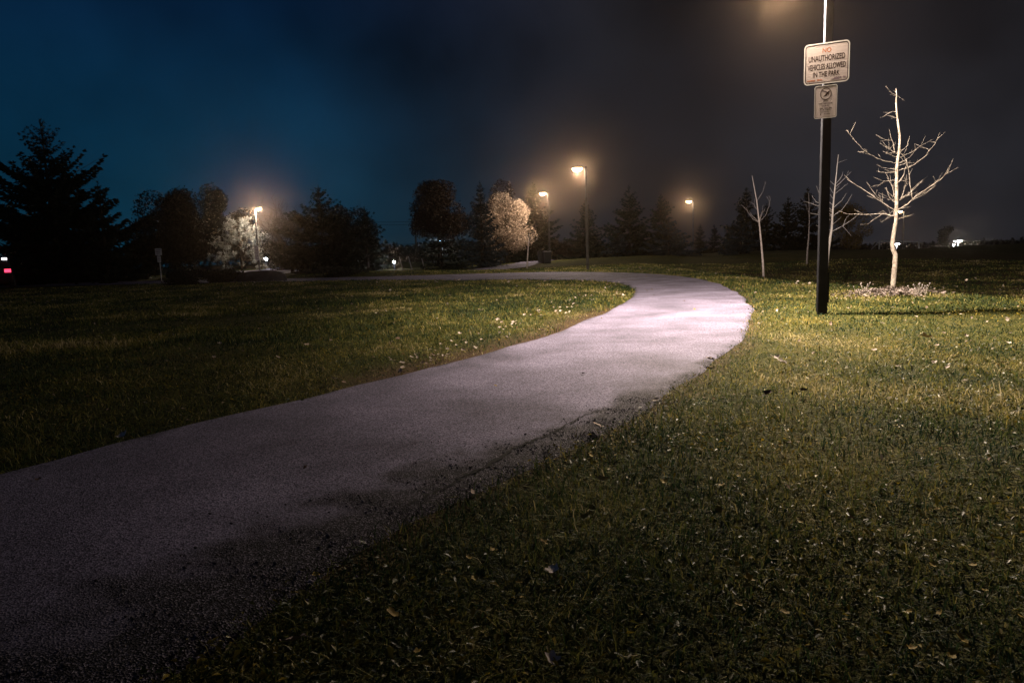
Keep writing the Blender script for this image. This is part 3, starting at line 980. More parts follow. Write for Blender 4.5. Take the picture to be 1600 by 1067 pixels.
def conifer_meshes(name, h, rad, seed, mat, low=.04, shape=.9, ragged=.25, dens=1.0, up=.25, fine=1.0):
    r = np.random.RandomState(seed)
    shape = shape + .14
    nw = int(h * 3.2)
    P, D, Ln, Wd, rn = [], [], [], [], []
    br = MB()
    for i in range(nw):
        t = low + (1 - low) * (i + r.uniform(-.3, .3)) / nw
        t = min(max(t, low), .985)
        z = t * h
        Lb = rad * (1 - t) ** shape * r.uniform(.8, 1.1) + .06
        nb = r.randint(8, 12) if t < .9 else 4
        for k in range(nb):
            az = r.uniform(0, 6.283)
            l_ = Lb * r.uniform(1 - ragged * 1.6, 1 + ragged)
            el = (-.28 + t * .95) + r.normal(0, .12)
            seg = max(4, int(l_ / .22))
            s = np.linspace(.12, 1, seg)
            hx_ = np.cos(el) * l_ * s
            zz = z + np.sin(el) * l_ * s - .12 * l_ * s * (1 - s) * 2 + up * .35 * l_ * s ** 3
            bx, by = np.cos(az) * hx_, np.sin(az) * hx_
            pts = np.stack([bx, by, zz], 1)
            if h > 6 and k < 3:
                br.tube([pts[0], pts[-1]], [.03, .008], 3, False)
            m_ = max(4, int(9 * dens))
            for q in range(m_):
                fwd = np.stack([np.cos(az) * np.ones(seg), np.sin(az) * np.ones(seg), np.full(seg, np.sin(el) * .4)], 1)
                side = np.stack([-np.sin(az) * np.ones(seg), np.cos(az) * np.ones(seg), np.zeros(seg)], 1)
                sg = r.choice([-1, 1], seg)[:, None] * r.uniform(.2, 1.1, seg)[:, None]
                d = fwd * r.uniform(.5, 1.1, seg)[:, None] + side * sg + np.array([[0, 0, 1.]]) * r.normal(-.12, .28, seg)[:, None]
                P.append(pts + r.normal(0, .03, (seg, 3))); D.append(d)
                Ln.append((.30 + .70 * min(1, 2.2 * (1 - t))) * (.16 + .30 * l_ * (1 - s * .62) * .55) * (.6 + .4 * fine) * r.uniform(.6, 1.25, seg))
                Wd.append((.35 + .65 * min(1, 2.2 * (1 - t))) * np.full(seg, (.085 + .03 * l_) * fine) * r.uniform(.7, 1.3, seg))
                rn.append(np.clip(r.rand(seg) * .7 + .3 * s, 0, 1))
    P, D, Ln, Wd, rn = np.vstack(P), np.vstack(D), np.concatenate(Ln), np.concatenate(Wd), np.concatenate(rn)
    k = 40                                                 # leader
    zz = h * r.uniform(.90, 1.0, k)
    P = np.vstack([P, np.stack([r.normal(0, .01, k), r.normal(0, .01, k), zz], 1)])
    D = np.vstack([D, np.stack([r.normal(0, .6, k), r.normal(0, .6, k), np.full(k, .9)], 1)])
    Ln = np.concatenate([Ln, np.full(k, .012 * h + .06) * r.uniform(.6, 1.2, k)]); Wd = np.concatenate([Wd, np.full(k, .004 * h + .015)]); rn = np.concatenate([rn, r.rand(k)])
    V, F = sprays(P, D, Ln, Wd, r)
    crown = np_mesh('crown', V, [F], mat, np.repeat(rn, 4))
    tr = MB().tube([(0, 0, -.2), (0, 0, h * .3), (.02, 0, h * .7), (0, 0, h)], [h * .016 + .05, h * .012 + .03, h * .006 + .015, .008], 8)
    tr.v += []
    off_ = len(tr.v)
    tr.add(br.v, br.f)
    return tr.mesh('trunk', M['bark'], True), crown

def broad_meshes(name, h, rx, rz_, cz, seed, mat, n=7000, leaf_s=.10, lobes=14, trunk_r=.09, bare=False):
    """rounded broadleaf crown: lobes of small leaves on branching limbs"""
    r = np.random.RandomState(seed)
    tr = MB().tube([(0, 0, -.2), (.03, 0, cz * .5), (0, .03, cz), (0, 0, cz + rz_ * .6)], [trunk_r * 1.3, trunk_r, trunk_r * .75, trunk_r * .25], 8)
    C = []
    for i in range(lobes):
        a = r.uniform(0, 6.283); u = r.uniform(-.8, 1) ; q = math.sqrt(max(0, 1 - u * u)) * r.uniform(.45, .85)
        c_ = np.array([math.cos(a) * q * rx, math.sin(a) * q * rx, cz + u * rz_ * .78])
        C.append(c_)
        st = np.array([0, 0, max(cz - rz_ * .7, c_[2] - q * rx * .9)])
        md = (st + c_) / 2 + r.normal(0, .08, 3)
        tr.tube([st, md, c_, c_ + (c_ - md) * .5], [trunk_r * .4, trunk_r * .28, trunk_r * .15, .005], 5, False)
        for _ in range(4):
            e_ = c_ + r.normal(0, 1, 3) * np.array([rx, rx, rz_]) * .22
            tr.tube([md * .3 + c_ * .7, e_], [trunk_r * .13, .004], 3, False)
    C = np.array(C)
    k = r.randint(0, lobes, n)
    v = r.normal(0, 1, (n, 3)); v /= np.linalg.norm(v, axis=1)[:, None]
    rad = r.uniform(.3, 1, n) ** .5
    sz = r.uniform(.75, 1.2, lobes)[k]
    P = C[k] + v * (rad * sz)[:, None] * np.array([[rx * .42, rx * .42, rz_ * .38]])
    D = r.normal(0, 1, (n, 3)) + np.array([[0, 0, -.3]])
    V, F = sprays(P, D, leaf_s * r.uniform(.7, 1.4, n), leaf_s * .7 * r.uniform(.7, 1.3, n), r)
    return tr.mesh('trunk', M['bark'], True), np_mesh('crown', V, [F], mat, np.repeat(r.rand(n), 4))

def pine_meshes(h, rad, seed, mat):
    """bushy pine: whorled limbs that end in upturned needle tufts"""
    r = np.random.RandomState(seed)
    tr = MB().tube([(0, 0, -.2), (.04, 0, h * .5), (0, 0, h * .97)], [.12, .08, .015], 8)
    P, D = [], []
    for i in range(int(h * 2.6)):
        t = .06 + .92 * i / (h * 2.6)
        for k in range(r.randint(5, 8)):
            az = r.uniform(0, 6.283)
            l_ = rad * (1 - t) ** .62 * r.uniform(.6, 1.12) + .15
            el = r.uniform(-.05, .35)
            e_ = np.array([math.cos(az) * l_, math.sin(az) * l_, t * h + math.sin(el) * l_])
            tr.tube([(0, 0, t * h), e_ * np.array([.6, .6, 1]) - np.array([0, 0, .05]), e_], [.025, .016, .008], 4, False)
            for s in (1.0, .78, .56):
                c_ = np.array([e_[0] * s, e_[1] * s, t * h + (e_[2] - t * h) * s])
                m_ = 30
                P.append(c_ + r.normal(0, .085, (m_, 3)))
                D.append(r.normal(0, .7, (m_, 3)) + np.array([math.cos(az) * .5, math.sin(az) * .5, .65]))
    P, D = np.vstack(P), np.vstack(D); n = len(P)
    V, F = sprays(P, D, r.uniform(.14, .30, n), r.uniform(.03, .06, n), r)
    return tr.mesh('trunk', M['bark'], True), np_mesh('crown', V, [F], mat, np.repeat(r.rand(n), 4))

def stand(name, meshes, px, D, label, cat, group=None, rz=0.0, sc_=1.0):
    p = pt(px, 400, D)
    t = empty(name, (p.x, p.y, gz(p.x, p.y) - .02), rz, label, cat, group)
    t.scale = (sc_, sc_, sc_)
    link('trunk', meshes[0], t); link('crown', meshes[1], t)
    return t

def size(px, top, D):
    """height above ground of picture point (px, top) at distance D"""
    p = pt(px, top, D)
    return p.z - gz(p.x, p.y)
CON = [  # px, top, distance, half width px, seed, material, label, shape, ragged
    (88, 186, 44, 112, 1, 'spruce', 'tallest black spruce, at the left end of the lawn', .78, .34),
    (165, 283, 40, 30, 2, 'spruce', 'narrow dark spruce tight against the right side of the tallest spruce', .8, .4),
    (505, 288, 52, 70, 3, 'spruce', 'broad dark spruce among the bare brown branches left of the power lines', .9, .3),
    (574, 322, 50, 30, 4, 'spruce', 'small ragged dark conifer at the left end of the power lines', .7, .4),
    (754, 284, 46, 28, 5, 'bluespruce', 'bluish dark spruce in front of the tan leaved tree', .85, .28),
    (690, 362, 45, 32, 6, 'spruce', 'low brown tinged conifer in front of the T shaped lamp', .8, .35),
    (836, 283, 66, 40, 7, 'spruce', 'tall dark spruce behind the lamp above the bins', .9, .34),
    (916, 313, 63, 32, 8, 'spruce', 'dark spruce directly behind the tall lamp at the bend', .9, .3),
    (984, 290, 60, 42, 9, 'spruce', 'tallest spruce of the central mound, broad and black', .92, .3),
    (965, 358, 52, 22, 10, 'bluespruce', 'small pale blue spruce at the foot of the tallest mound spruce', .9, .25),
    (1033, 304, 58, 36, 11, 'spruce', 'second dark spruce on the central mound', .85, .3),
    (1045, 345, 50, 36, 12, 'bluespruce', 'blue tinted bushy spruce in front on the central mound', .75, .3),
    (1094, 350, 92, 16, 13, 'spruce', 'small far spruce just right of the lamp behind the mound', .8, .3),
    (1116, 351, 92, 17, 14, 'spruce', 'small far spruce right of its equally small twin', .8, .3),
    (1165, 293, 60, 34, 15, 'spruce', 'tall dark spruce behind the slender bare sapling', .85, .33),
    (1157, 338, 48, 28, 16, 'bluespruce', 'pale grey blue spruce left of the slender bare sapling', .8, .25),
    (1140, 352, 75, 14, 17, 'spruce', 'little dark spruce peeking out left of the pale grey blue spruce', .8, .3),
    (1197, 318, 62, 26, 18, 'spruce', 'dark spruce just right of the slender bare sapling', .8, .35),
    (1230, 308, 64, 32, 19, 'spruce', 'dark pointed spruce midway between sapling and nearest lamp post', .8, .3),
    (1260, 293, 66, 30, 20, 'spruce', 'tall dark spruce partly hidden by the nearest lamp post', .75, .35),
]
for px, top, D, hw, sd, mt, lb, shp, rag in CON:
    h = size(px, top, D)
    meshes = conifer_meshes('spruce', h, hw * D / FPX * 1.25, sd, M[mt], .03, shp, rag, 2.2 if D < 45 else 1.2, .5 if D < 45 else .25, .62 if D < 45 else 1.0)
    stand('spruce_tree', meshes, px, D, lb, 'tree', 'conifers around the park', 0)

def broad(px, top, bot, D, hw, sd, mt, lb, n=7000, ls=.11, name='broadleaf_tree', lobes=14):
    zt, zb = size(px, top, D), size(px, bot, D)
    m_ = broad_meshes(name, zt, hw * D / FPX, (zt - zb) / 2, (zt + zb) / 2, sd, M[mt], n, ls, lobes)
    return stand(name, m_, px, D, lb, 'tree')
broad(272, 298, 440, 48, 60, 61, 'dark_leaf', 'wide black bushy tree left of the pale lit pine', 26000, .15, lobes=20)
broad(352, 290, 420, 74, 38, 62, 'dark_leaf', 'dark round topped tree directly behind the pale lit pine', 20000, .17)
broad(226, 362, 436, 48, 34, 63, 'dark_leaf', 'low black shrub tree between the tallest spruce and the two plate sign', 5000, .12)
broad(686, 285, 380, 56, 50, 64, 'brown_leaf', 'round brown crowned tree right of the power lines', 24000, .14, lobes=22)
broad(548, 322, 434, 60, 46, 60, 'dark_leaf', 'dark rounded tree filling the gap between the broad spruce and the ragged conifer', 16000, .16)
broad(455, 340, 430, 62, 44, 59, 'dark_leaf', 'low dark rounded tree under the wide bare brown tree', 9000, .15)
broad(780, 290, 400, 60, 42, 65, 'brown_leaf', 'brown leaved tree behind the bluish spruce', 16000, .13)
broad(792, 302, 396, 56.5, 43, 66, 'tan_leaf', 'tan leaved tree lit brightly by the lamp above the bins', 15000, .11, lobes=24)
broad(1322, 322, 394, 80, 38, 67, 'gold_leaf', 'low golden brown tree behind the leaning pale sapling', 6000, .16)
broad(1478, 350, 384, 95, 14, 68, 'dark_leaf', 'small dark tree standing alone beside the white twin lamp', 2500, .16, lobes=8)
broad(650, 398, 408, 90, 44, 69, 'brown_leaf', 'low dark hedge mound behind the leaning pale posts', 3500, .2, 'hedge')
zt = size(375, 338, 66)
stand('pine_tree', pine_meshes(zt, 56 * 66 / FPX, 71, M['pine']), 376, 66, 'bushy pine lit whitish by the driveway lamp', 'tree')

# dark low shrubs in front of the driveway
for i, (px, top, D, hw, lb) in enumerate([(300, 418, 33, 46, 'wide low black juniper left of the boulder'), (350, 422, 34, 26, 'small low juniper touching the left side of the boulder'), (512, 418, 36, 55, 'low dark shrub at the foot of the broad spruce right of the boulder'), (60, 405, 52, 60, 'black shrub mass beneath the tallest spruce')]):
    zt = size(px, top, D)
    m_ = broad_meshes('shrub', zt, hw * D / FPX, zt * .55, zt * .45, 80 + i, M['dark_leaf'], 3500, .10, 12, .03)
    stand('shrub', m_, px, D, lb, 'shrub')

def px_tree(name, D, trunk, branches, r0, mat, label, seed, twig=0.0, min_r=.004):
    """bare young tree: limbs measured in the photograph's plane, each given its own depth"""
    r = random.Random(seed)
    P0 = pt(*trunk[0], D)
    t = empty(name, (P0.x, P0.y, gz(P0.x, P0.y) - .02), 0, label, 'tree')
    org = Vector(t.location)
    def to(px, py, dd):
        return pt(px, py, D + dd) - org
    n_ = len(trunk)
    tp = [to(px, py, 0) for px, py in trunk]
    tp[0].z -= .05
    tb = MB().tube(tp, [max(min_r * 1.5, r0 * (1 - .86 * i / (n_ - 1))) for i in range(n_)], 9)
    def tr_r(py):
        f = (trunk[0][1] - py) / (trunk[0][1] - trunk[-1][1])
        return max(min_r * 1.5, r0 * (1 - .86 * f))
    cb = MB()
    known = []
    for b_ in branches:
        sl = r.uniform(-.75, .75)
        pts = []
        sx, sy = b_[0]
        td = min(math.hypot(sx - (q0[0] + (q1[0] - q0[0]) * k / 6), sy - (q0[1] + (q1[1] - q0[1]) * k / 6)) for q0, q1 in zip(trunk[:-1], trunk[1:]) for k in range(7))
        d0 = 0.0
        if td > 4.5 and known:                              # grows from another limb
            nb = min(known, key=lambda q: math.hypot(q[0] - sx, q[1] - sy))
            d0 = nb[2]
            b_ = [(nb[0], nb[1])] + list(b_)
        elif td > 1.0:
            q = min(trunk, key=lambda q: abs(q[1] - sy))
            b_ = [(q[0], q[1])] + list(b_)
        for i, (px, py) in enumerate(b_):
            dx = abs(px - b_[0][0]) * D / FPX
            pts.append(to(px, py, d0 + sl * dx))
            if i:
                lx, ly, ld_ = lastp
                for k in range(1, 9):
                    known.append((lx + (px - lx) * k / 8, ly + (py - ly) * k / 8, ld_ + (d0 + sl * dx - ld_) * k / 8))
            lastp = (px, py, d0 + sl * dx)
        # smooth the run
        fine = []
        for i in range(len(pts) - 1):
            for k in range(4):
                fine.append(pts[i].lerp(pts[i + 1], k / 4) + Vector((r.gauss(0, .004), r.gauss(0, .004), r.gauss(0, .004))) * (1 if i + k else 0))
        fine.append(pts[-1])
        rb = min(tr_r(b_[0][1]) * .32, .0035 + .0085 * (pts[-1] - pts[0]).length)
        rb = max(rb, min_r)
        m_ = len(fine)
        cb.tube(fine, [rb * (1 - .75 * i / (m_ - 1)) for i in range(m_)], 6)
        if twig:
            ln = (pts[-1] - pts[0]).length
            for q in range(int(ln * twig)):
                i = r.randrange(2, m_)
                d = (fine[i] - fine[i - 1]).normalized() + Vector((r.gauss(0, .6), r.gauss(0, .6), r.uniform(.1, .9)))
                cb.tube([fine[i], fine[i] + d.normalized() * r.uniform(.05, .22)], [rb * .28, min_r * .5], 4)
    if len(branches) <= 2:
        tb.add(cb.v, cb.f)
    tb.build('trunk', mat, t, True)
    if len(branches) > 2:
        cb.build('branches', mat, t, True)
    return t
z1 = lambda *q: [(1300 + a / 5.93, 130 + b_ / 5.93) for a, b_ in q]
z2 = lambda *q: [(1300 + a / 5.08, 270 + b_ / 5.08) for a, b_ in q]
z8 = lambda *q: [(1130 + a / 5.335, 240 + b_ / 5.335) for a, b_ in q]
birch_b = [z1((595, 745), (490, 722), (400, 690), (300, 630), (220, 540), (165, 475)), z1((300, 635), (250, 640)),
    z1((620, 810), (740, 770), (850, 690), (950, 570), (1000, 460)), z1((950, 548), (905, 546)), z1((900, 625), (860, 600), (820, 595)),
    [(1401, 330), (1418, 319), (1430, 307), (1450, 294), (1469, 282), (1480, 270), (1485.5, 258)], [(1430, 307), (1446, 301), (1458, 293)], [(1450, 294), (1462, 284), (1470, 279)],
    [(1398, 329), (1379, 317), (1359, 303), (1339, 290), (1324, 281)], [(1380, 317), (1368, 305), (1354, 285)],
    [(1396, 338), (1379, 334), (1351, 335), (1324, 334.6)], [(1379, 334), (1368, 341), (1356, 350)], [(1390, 336), (1384, 344)], [(1391, 334), (1388, 326)],
    [(1402, 343), (1416, 339), (1428, 334)],
    z1((600, 690), (470, 632)), z1((600, 660), (530, 612), (440, 555)), z1((580, 630), (555, 530), (528, 430)), z1((555, 530), (500, 530), (450, 540)),
    z1((580, 640), (500, 655), (560, 580)), z1((625, 645), (690, 590), (720, 490)), z1((620, 690), (760, 630), (830, 570)), z1((620, 745), (720, 690), (770, 620)),
    z1((615, 765), (690, 740), (760, 740)), z1((590, 800), (510, 790), (455, 780)), z1((590, 825), (500, 830), (415, 815)), z1((590, 900), (480, 910), (420, 960)),
    z1((610, 925), (660, 860), (690, 760), (670, 680)), z1((580, 1060), (560, 960), (500, 840)), z1((560, 1055), (510, 1000), (490, 970)),
    z1((620, 1080), (720, 1010), (835, 900)), z1((610, 910), (660, 905), (720, 920)), z1((640, 1070), (680, 960), (690, 850)), z1((740, 1050), (720, 900), (690, 710)),
    z1((600, 112), (525, 75)), z1((600, 95), (570, 68)), z1((600, 125), (540, 110)), z1((600, 265), (540, 270), (500, 295), (450, 320)), z1((600, 325), (545, 308), (500, 295)),
    z2((520, 225), (600, 180), (720, 60)), z2((495, 230), (450, 190), (430, 120)), z2((500, 215), (440, 215)), z2((540, 290), (630, 265)), z2((640, 215), (750, 160))]
birch_t = [(1393, 464), (1396, 440), (1398.5, 412), (1399, 398), (1395.5, 390), (1394.5, 382), (1397, 362), (1400, 345), (1401, 320), (1401, 290), (1401, 265), (1402.5, 250), (1405, 235), (1406, 213), (1403.5, 195), (1401, 175), (1400, 160), (1401, 148), (1400, 138.5)]
px_tree('bare_tree', 12.1, birch_t, birch_b, .047, M['palebark'], 'large pale bare young tree right of the nearest lamp post', 3, 9.0, .0028)
px_tree('bare_tree', 20.0, z8((852, 1160), (856, 1000), (866, 890), (880, 780), (905, 620), (915, 450), (935, 250), (960, 10)),
        [z8((905, 650), (1000, 600), (1065, 560), (1130, 500)), z8((905, 600), (985, 530)), z8((1000, 600), (1030, 530), (1060, 500)), z8((915, 520), (990, 470), (1040, 400), (1075, 340)), z8((920, 450), (990, 390), (1030, 330)),
         z8((930, 340), (1000, 280), (1040, 250)), z8((935, 280), (1010, 210), (1070, 150)), z8((940, 250), (985, 200), (1000, 150)), z8((930, 265), (870, 210)), z8((922, 340), (890, 290), (870, 240)), z8((918, 380), (870, 320)),
         z8((910, 480), (865, 430), (870, 380)), z8((910, 530), (865, 510)), z8((908, 520), (800, 440), (730, 415), (670, 397)), z8((908, 490), (770, 400), (740, 350)), z8((906, 560), (800, 510), (725, 498)), z8((912, 430), (800, 330), (775, 268)),
         z8((900, 640), (800, 608), (770, 598)), z8((1000, 610), (1070, 690)), z8((955, 80), (1035, 50)), z8((940, 300), (970, 270))],
        .062, M['litbark'], 'leaning pale bare sapling right behind the nearest lamp post', 4, 2.0, .007)
px_tree('bare_tree', 21.0, z8((336, 1012), (330, 900), (320, 780), (300, 570), (280, 400), (260, 290), (240, 185)),
        [z8((298, 578), (245, 545), (200, 480), (150, 425)), z8((300, 570), (240, 520), (220, 480)), z8((305, 565), (350, 520), (385, 430), (392, 375)), z8((303, 560), (320, 500), (333, 430)), z8((285, 390), (330, 320), (355, 235)), z8((300, 560), (330, 490), (350, 470)), z8((290, 480), (250, 420), (215, 400))],
        .038, M['greybark'], 'slender bare sapling in front of the pale grey blue spruce', 5, 3.0, .006)
px_tree('bare_tree', 33.0, z8((697, 912), (703, 800), (713, 700), (718, 560), (716, 430), (712, 330)),
        [z8((716, 500), (690, 430), (670, 400)), z8((716, 470), (740, 410))], .045, M['greybark'], 'faint thin sapling in the dark just left of the nearest lamp post', 6, 2.0, .008)
z3 = lambda *q: [(580 + a / 5.333, 260 + b_ / 5.333) for a, b_ in q]
px_tree('bare_tree', 41.0, z3((1298, 845), (1304, 740), (1310, 645), (1318, 560)),
        [z3((1310, 645), (1270, 610)), z3((1310, 640), (1345, 590), (1360, 520)), z3((1310, 645), (1370, 620), (1390, 580)), z3((1312, 620), (1290, 560)), z3((1311, 640), (1330, 600))],
        .05, M['greybark'], 'little bare sapling on the grass left of the bins', 7, 4.0, .010)
# bare brown branches behind the driveway lamp
def bare_crown(px, D, h, seed, label, spread=1.0):
    r = random.Random(seed)
    p = pt(px, 400, D)
    t = empty('bare_tree', (p.x, p.y, gz(p.x, p.y) - .02), 0, label, 'tree')
    tb, cb = MB(), MB()
    tb.tube([(0, 0, -.1), (.05, 0, h * .2), (0, .05, h * .34)], [.14, .11, .09], 8)
    def grow(p0, d, l_, rad, lv):
        pts = [p0]; q = d.copy()
        for k in range(4):
            q = (q + Vector((r.gauss(0, .16), r.gauss(0, .16), r.gauss(.05, .10)))).normalized()
            pts.append(pts[-1] + q * l_ / 4)
        cb.tube(pts, [rad * (1 - .14 * k) for k in range(5)], 5 if lv < 2 else 3, False)
        if lv < 4:
            for k in range(r.randint(3, 4)):
                i = r.randint(2, 4)
                nd = (q + Vector((r.gauss(0, .65), r.gauss(0, .65), r.gauss(.1, .4))) * spread).normalized()
                grow(pts[i], nd, l_ * r.uniform(.55, .8), rad * .55, lv + 1)
    for k in range(6):
        a = k * 1.05 + r.uniform(-.3, .3)
        grow(Vector((0, 0, h * .30)), Vector((math.cos(a) * .8 * spread, math.sin(a) * .8 * spread, .8)).normalized(), h * .34, .055, 1)
    tb.build('trunk', M['bark'], t, True); cb.build('branches', M['bark'], t, True)
    return t
bare_crown(455, 54, size(455, 308, 54), 8, 'wide bare brown tree right of the driveway lamp', 1.1)
bare_crown(545, 62, size(545, 318, 62), 9, 'bare brown tree behind the broad dark spruce', 1.0)

# mulch and withered stalks at the foot of the big bare tree
def mulch_pile():
    n_ = 1500
    c_ = at(1393, 462)
    x_ = c_.x + rs.normal(-.05, .38, n_); y_ = c_.y + rs.normal(-.1, .26, n_)
    d_ = np.hypot((x_ - c_.x) / .8, (y_ - c_.y) / .55)
    z_ = hgt(x_, y_) + .10 * np.exp(-d_ ** 2) + rs.uniform(0, .03, n_)
    P = np.stack([x_, y_, z_], 1); D = rs.normal(0, 1, (n_, 3)) * np.array([[1, 1, .5]]) + np.array([[0, 0, .15]])
    V, F = sprays(P, D, rs.uniform(.03, .10, n_), rs.uniform(.008, .03, n_), rs)
    return V, [F], np.repeat(rs.rand(n_), 4)
V, F, c = mulch_pile()
tag(link('mulch', np_mesh('mulch', V, F, M['mulch'], c)), 'pale mulch and leaf scraps heaped around the large bare tree', kind='stuff')
for px, lb in ((1350, 'withered pale weed stalks left of the large bare tree'), (1436, 'short withered pale weed stalks right of the large bare tree')):
    p = at(px, 464)
    b = MB(); b2 = MB()
    for k in range(16):
        a = rng.uniform(0, 6.28); h_ = rng.uniform(.10, .24)
        x_, y_ = rng.gauss(0, .05), rng.gauss(0, .05)
        e_ = (x_ + math.cos(a) * .08, y_ + math.sin(a) * .08, h_)
        b.tube([(x_, y_, -.02), ((x_ + e_[0]) / 2, (y_ + e_[1]) / 2, h_ * .6), e_], [.005, .004, .003], 4)
        b2.lathe([(.003, -.010), (.010, 0), (.008, .010), (.002, .014)], e_, 6)
    t = empty('weed_plant', (p.x, p.y, gz(p.x, p.y)), 0, lb, 'plant')
    b.build('stem', M['palebark'], t); b2.build('seed_head', M['greybark'], t)

# ------------------------------------------------------------------ bins, boulder, goal, car, small lamps
def bin_at(px, D, label, lid):
    p = pt(px, 413, D)
    t = empty('litter_bin', (p.x, p.y, gz(p.x, p.y)), R(12), label, 'bin')
    b = MB()
    vs, fs = [], []
    for z, q in ((0, .20), (.05, .215), (.72, .245), (.74, .255), (.78, .255)):
        for cx_, cy_ in ((-q, -q), (q, -q), (q, q), (-q, q)):
            vs.append((cx_, cy_, z))
    for i in range(4):
        for k in range(4):
            fs.append((i * 4 + k, i * 4 + (k + 1) % 4, i * 4 + 4 + (k + 1) % 4, i * 4 + 4 + k))
    fs += [(3, 2, 1, 0), (16, 17, 18, 19)]
    b.add(vs, fs).build('body', M['bin'], t)
    l_ = MB().box((0, 0, .81), (.53, .53, .05), 0, .03)
    l_.box((0, 0, .85), (.40, .40, .03), 0, .03)
    ld = l_.build('lid', lid, t)
    MB().box((0, -.27, .84), (.20, .03, .03)).build('handle', M['bin'], ld)
    return t
bin_at(846.5, 49.5, 'dark litter bin with dark lid, left of the pair', M['bin'])
bin_at(855.2, 48.6, 'dark litter bin with pale lid, beside the dark lidded one', M['bin_lid'])

def boulder(px, D, wpx, hpx, label, seed):
    p = pt(px, 430, D)
    r = np.random.RandomState(seed)
    n_, m_ = 28, 14
    V = []
    a = wpx * D / FPX / 2; hh = hpx * D / FPX
    for i in range(m_ + 1):
        ph = math.pi * i / m_
        for k in range(n_):
            th = 2 * math.pi * k / n_
            v = np.array([math.sin(ph) * math.cos(th), math.sin(ph) * math.sin(th), math.cos(ph)])
            bump_ = 1 + .08 * math.sin(3 * th + seed) * math.sin(ph) + .06 * math.sin(5 * th + 2 * ph) + r.normal(0, .012)
            q = np.sign(v) * np.abs(v) ** .8
            V.append((q[0] * a * bump_, q[1] * a * .7 * bump_, q[2] * hh * bump_))
    F = [(i * n_ + k, i * n_ + (k + 1) % n_, (i + 1) * n_ + (k + 1) % n_, (i + 1) * n_ + k) for i in range(m_) for k in range(n_)]
    o = link('boulder', np_mesh('boulder', V, [np.array(F)], M['stone'], None, True))
    o.location = (p.x, p.y, gz(p.x, p.y))
    tag(o, label, 'boulder')
boulder(410, 34, 74, 16, 'smooth dark boulder on the lawn in front of the driveway lamp', 3)

# goal frame on the far field
Dg = 110
def gp(px, py, dd=0):
    return pt(px, py, Dg + dd)
gb = gp(1404, 388); g0 = Vector((gb.x, gb.y, gz(gb.x, gb.y)))
t = empty('goal_frame', g0, 0, 'pale goal frame on the far field behind the large bare tree', 'goal')
a_, b_ = gp(1374, 377), gp(1436, 378)
MB().tube([a_ - g0, b_ - g0], .09, 8).build('crossbar', M['white_metal'], t)
for q in (a_, b_):
    MB().tube([Vector((q.x, q.y, g0.z)) - g0, q - g0], .09, 8).build('goal_post', M['white_metal'], t)
for q, dx in ((a_, -1.6), (b_, 1.6)):
    MB().tube([q - g0, Vector((q.x + dx, q.y + 2.2, g0.z)) - g0], .05, 8).build('back_stay', M['white_metal'], t)

def twin_lamp(px, py, D, wd, ph, label, mat, power, colr, heads=2):
    p = pt(px, py, D); z0 = gz(p.x, p.y)
    t = empty('area_light', (p.x, p.y, z0), 0, label, 'street lamp')
    h_ = p.z - z0
    MB().tube([(0, 0, -.1), (0, 0, h_)], .07, 8).build('pole', M['white_metal'], t)
    ar = MB().tube([(-wd / 2, 0, h_), (wd / 2, 0, h_)], .05, 6).build('arm', M['white_metal'], t)
    for s in ((-1, 1) if heads == 2 else (0,)):
        hd = MB().box((s * wd / 2, 0, h_ + .03), (.5, .34, .12), 0, .08).build('lamp_head', M['metal'], t)
        MB().lathe([(.19, 0), (.16, -.10), (.06, -.15)], (s * wd / 2, 0, h_ - .032), 10).build('lens', mat, hd, True)
    ld = bpy.data.lights.new('lamp_light', 'POINT'); ld.energy = power; ld.color = colr; ld.shadow_soft_size = .1
    lo = bpy.data.objects.new('lamp_light', ld); col.objects.link(lo); lo.parent = t; lo.location = (0, -.15, h_ - .3)
    return t
twin_lamp(690, 375.5, 120, .9, 1, 'far T shaped bluish lamp between the brown tree and the low conifer', M['lens_blue'], 500, (.55, .8, 1))
twin_lamp(1497, 376, 130, 1.1, 1, 'far white twin lamp at the right beside the small dark tree', M['lens_white'], 500, (.8, .9, 1))
twin_lamp(1401, 380.5, 125, .7, 1, 'tiny white lamp beneath the goal crossbar', M['lens_white'], 200, (.9, .9, 1))
twin_lamp(1490, 382, 150, .6, 1, 'tiny second lamp tucked left of the white twin lamp', M['lens_white'], 80, (.9, .9, 1), 1)

def globe_lamp(px, py, D, rad, label, power):
    p = pt(px, py, D); z0 = gz(p.x, p.y)
    t = empty('globe_lamp', (p.x, p.y, z0), 0, label, 'lamp')
    h_ = max(p.z - z0, .35)
    MB().tube([(0, 0, -.1), (0, 0, h_ - rad * .8)], .05, 8).build('post', M['metal'], t)
    MB().lathe([(rad * math.sin(a), -rad * math.cos(a)) for a in np.linspace(.15, 3.0, 10)], (0, 0, h_), 14).build('globe', M['lens_white'], t, True)
    ld = bpy.data.lights.new('lamp_light', 'POINT'); ld.energy = power; ld.color = (.85, .88, 1); ld.shadow_soft_size = .1
    lo = bpy.data.objects.new('lamp_light', ld); col.objects.link(lo); lo.parent = t; lo.location = (0, -rad - .15, h_)
globe_lamp(415.5, 404.5, 75, .20, 'bright white globe lamp right of the lavender plate', 120)
globe_lamp(447, 400.5, 85, .11, 'dimmer small white lamp under the wide bare tree', 40)
globe_lamp(616, 409.5, 50, .09, 'low bright white lamp in the gap beneath the power lines', 60)
# pale post under the golden tree
p = pt(1315, 392, 78); z0 = gz(p.x, p.y)
o = MB().tube([(0, 0, -.1), (0, 0, 1.5), (0, 0, 1.62)], [.06, .06, .02], 8).build('marker_post', M['white_metal'])
o.location = (p.x, p.y, z0); tag(o, 'short pale post beside the golden brown tree', 'post')
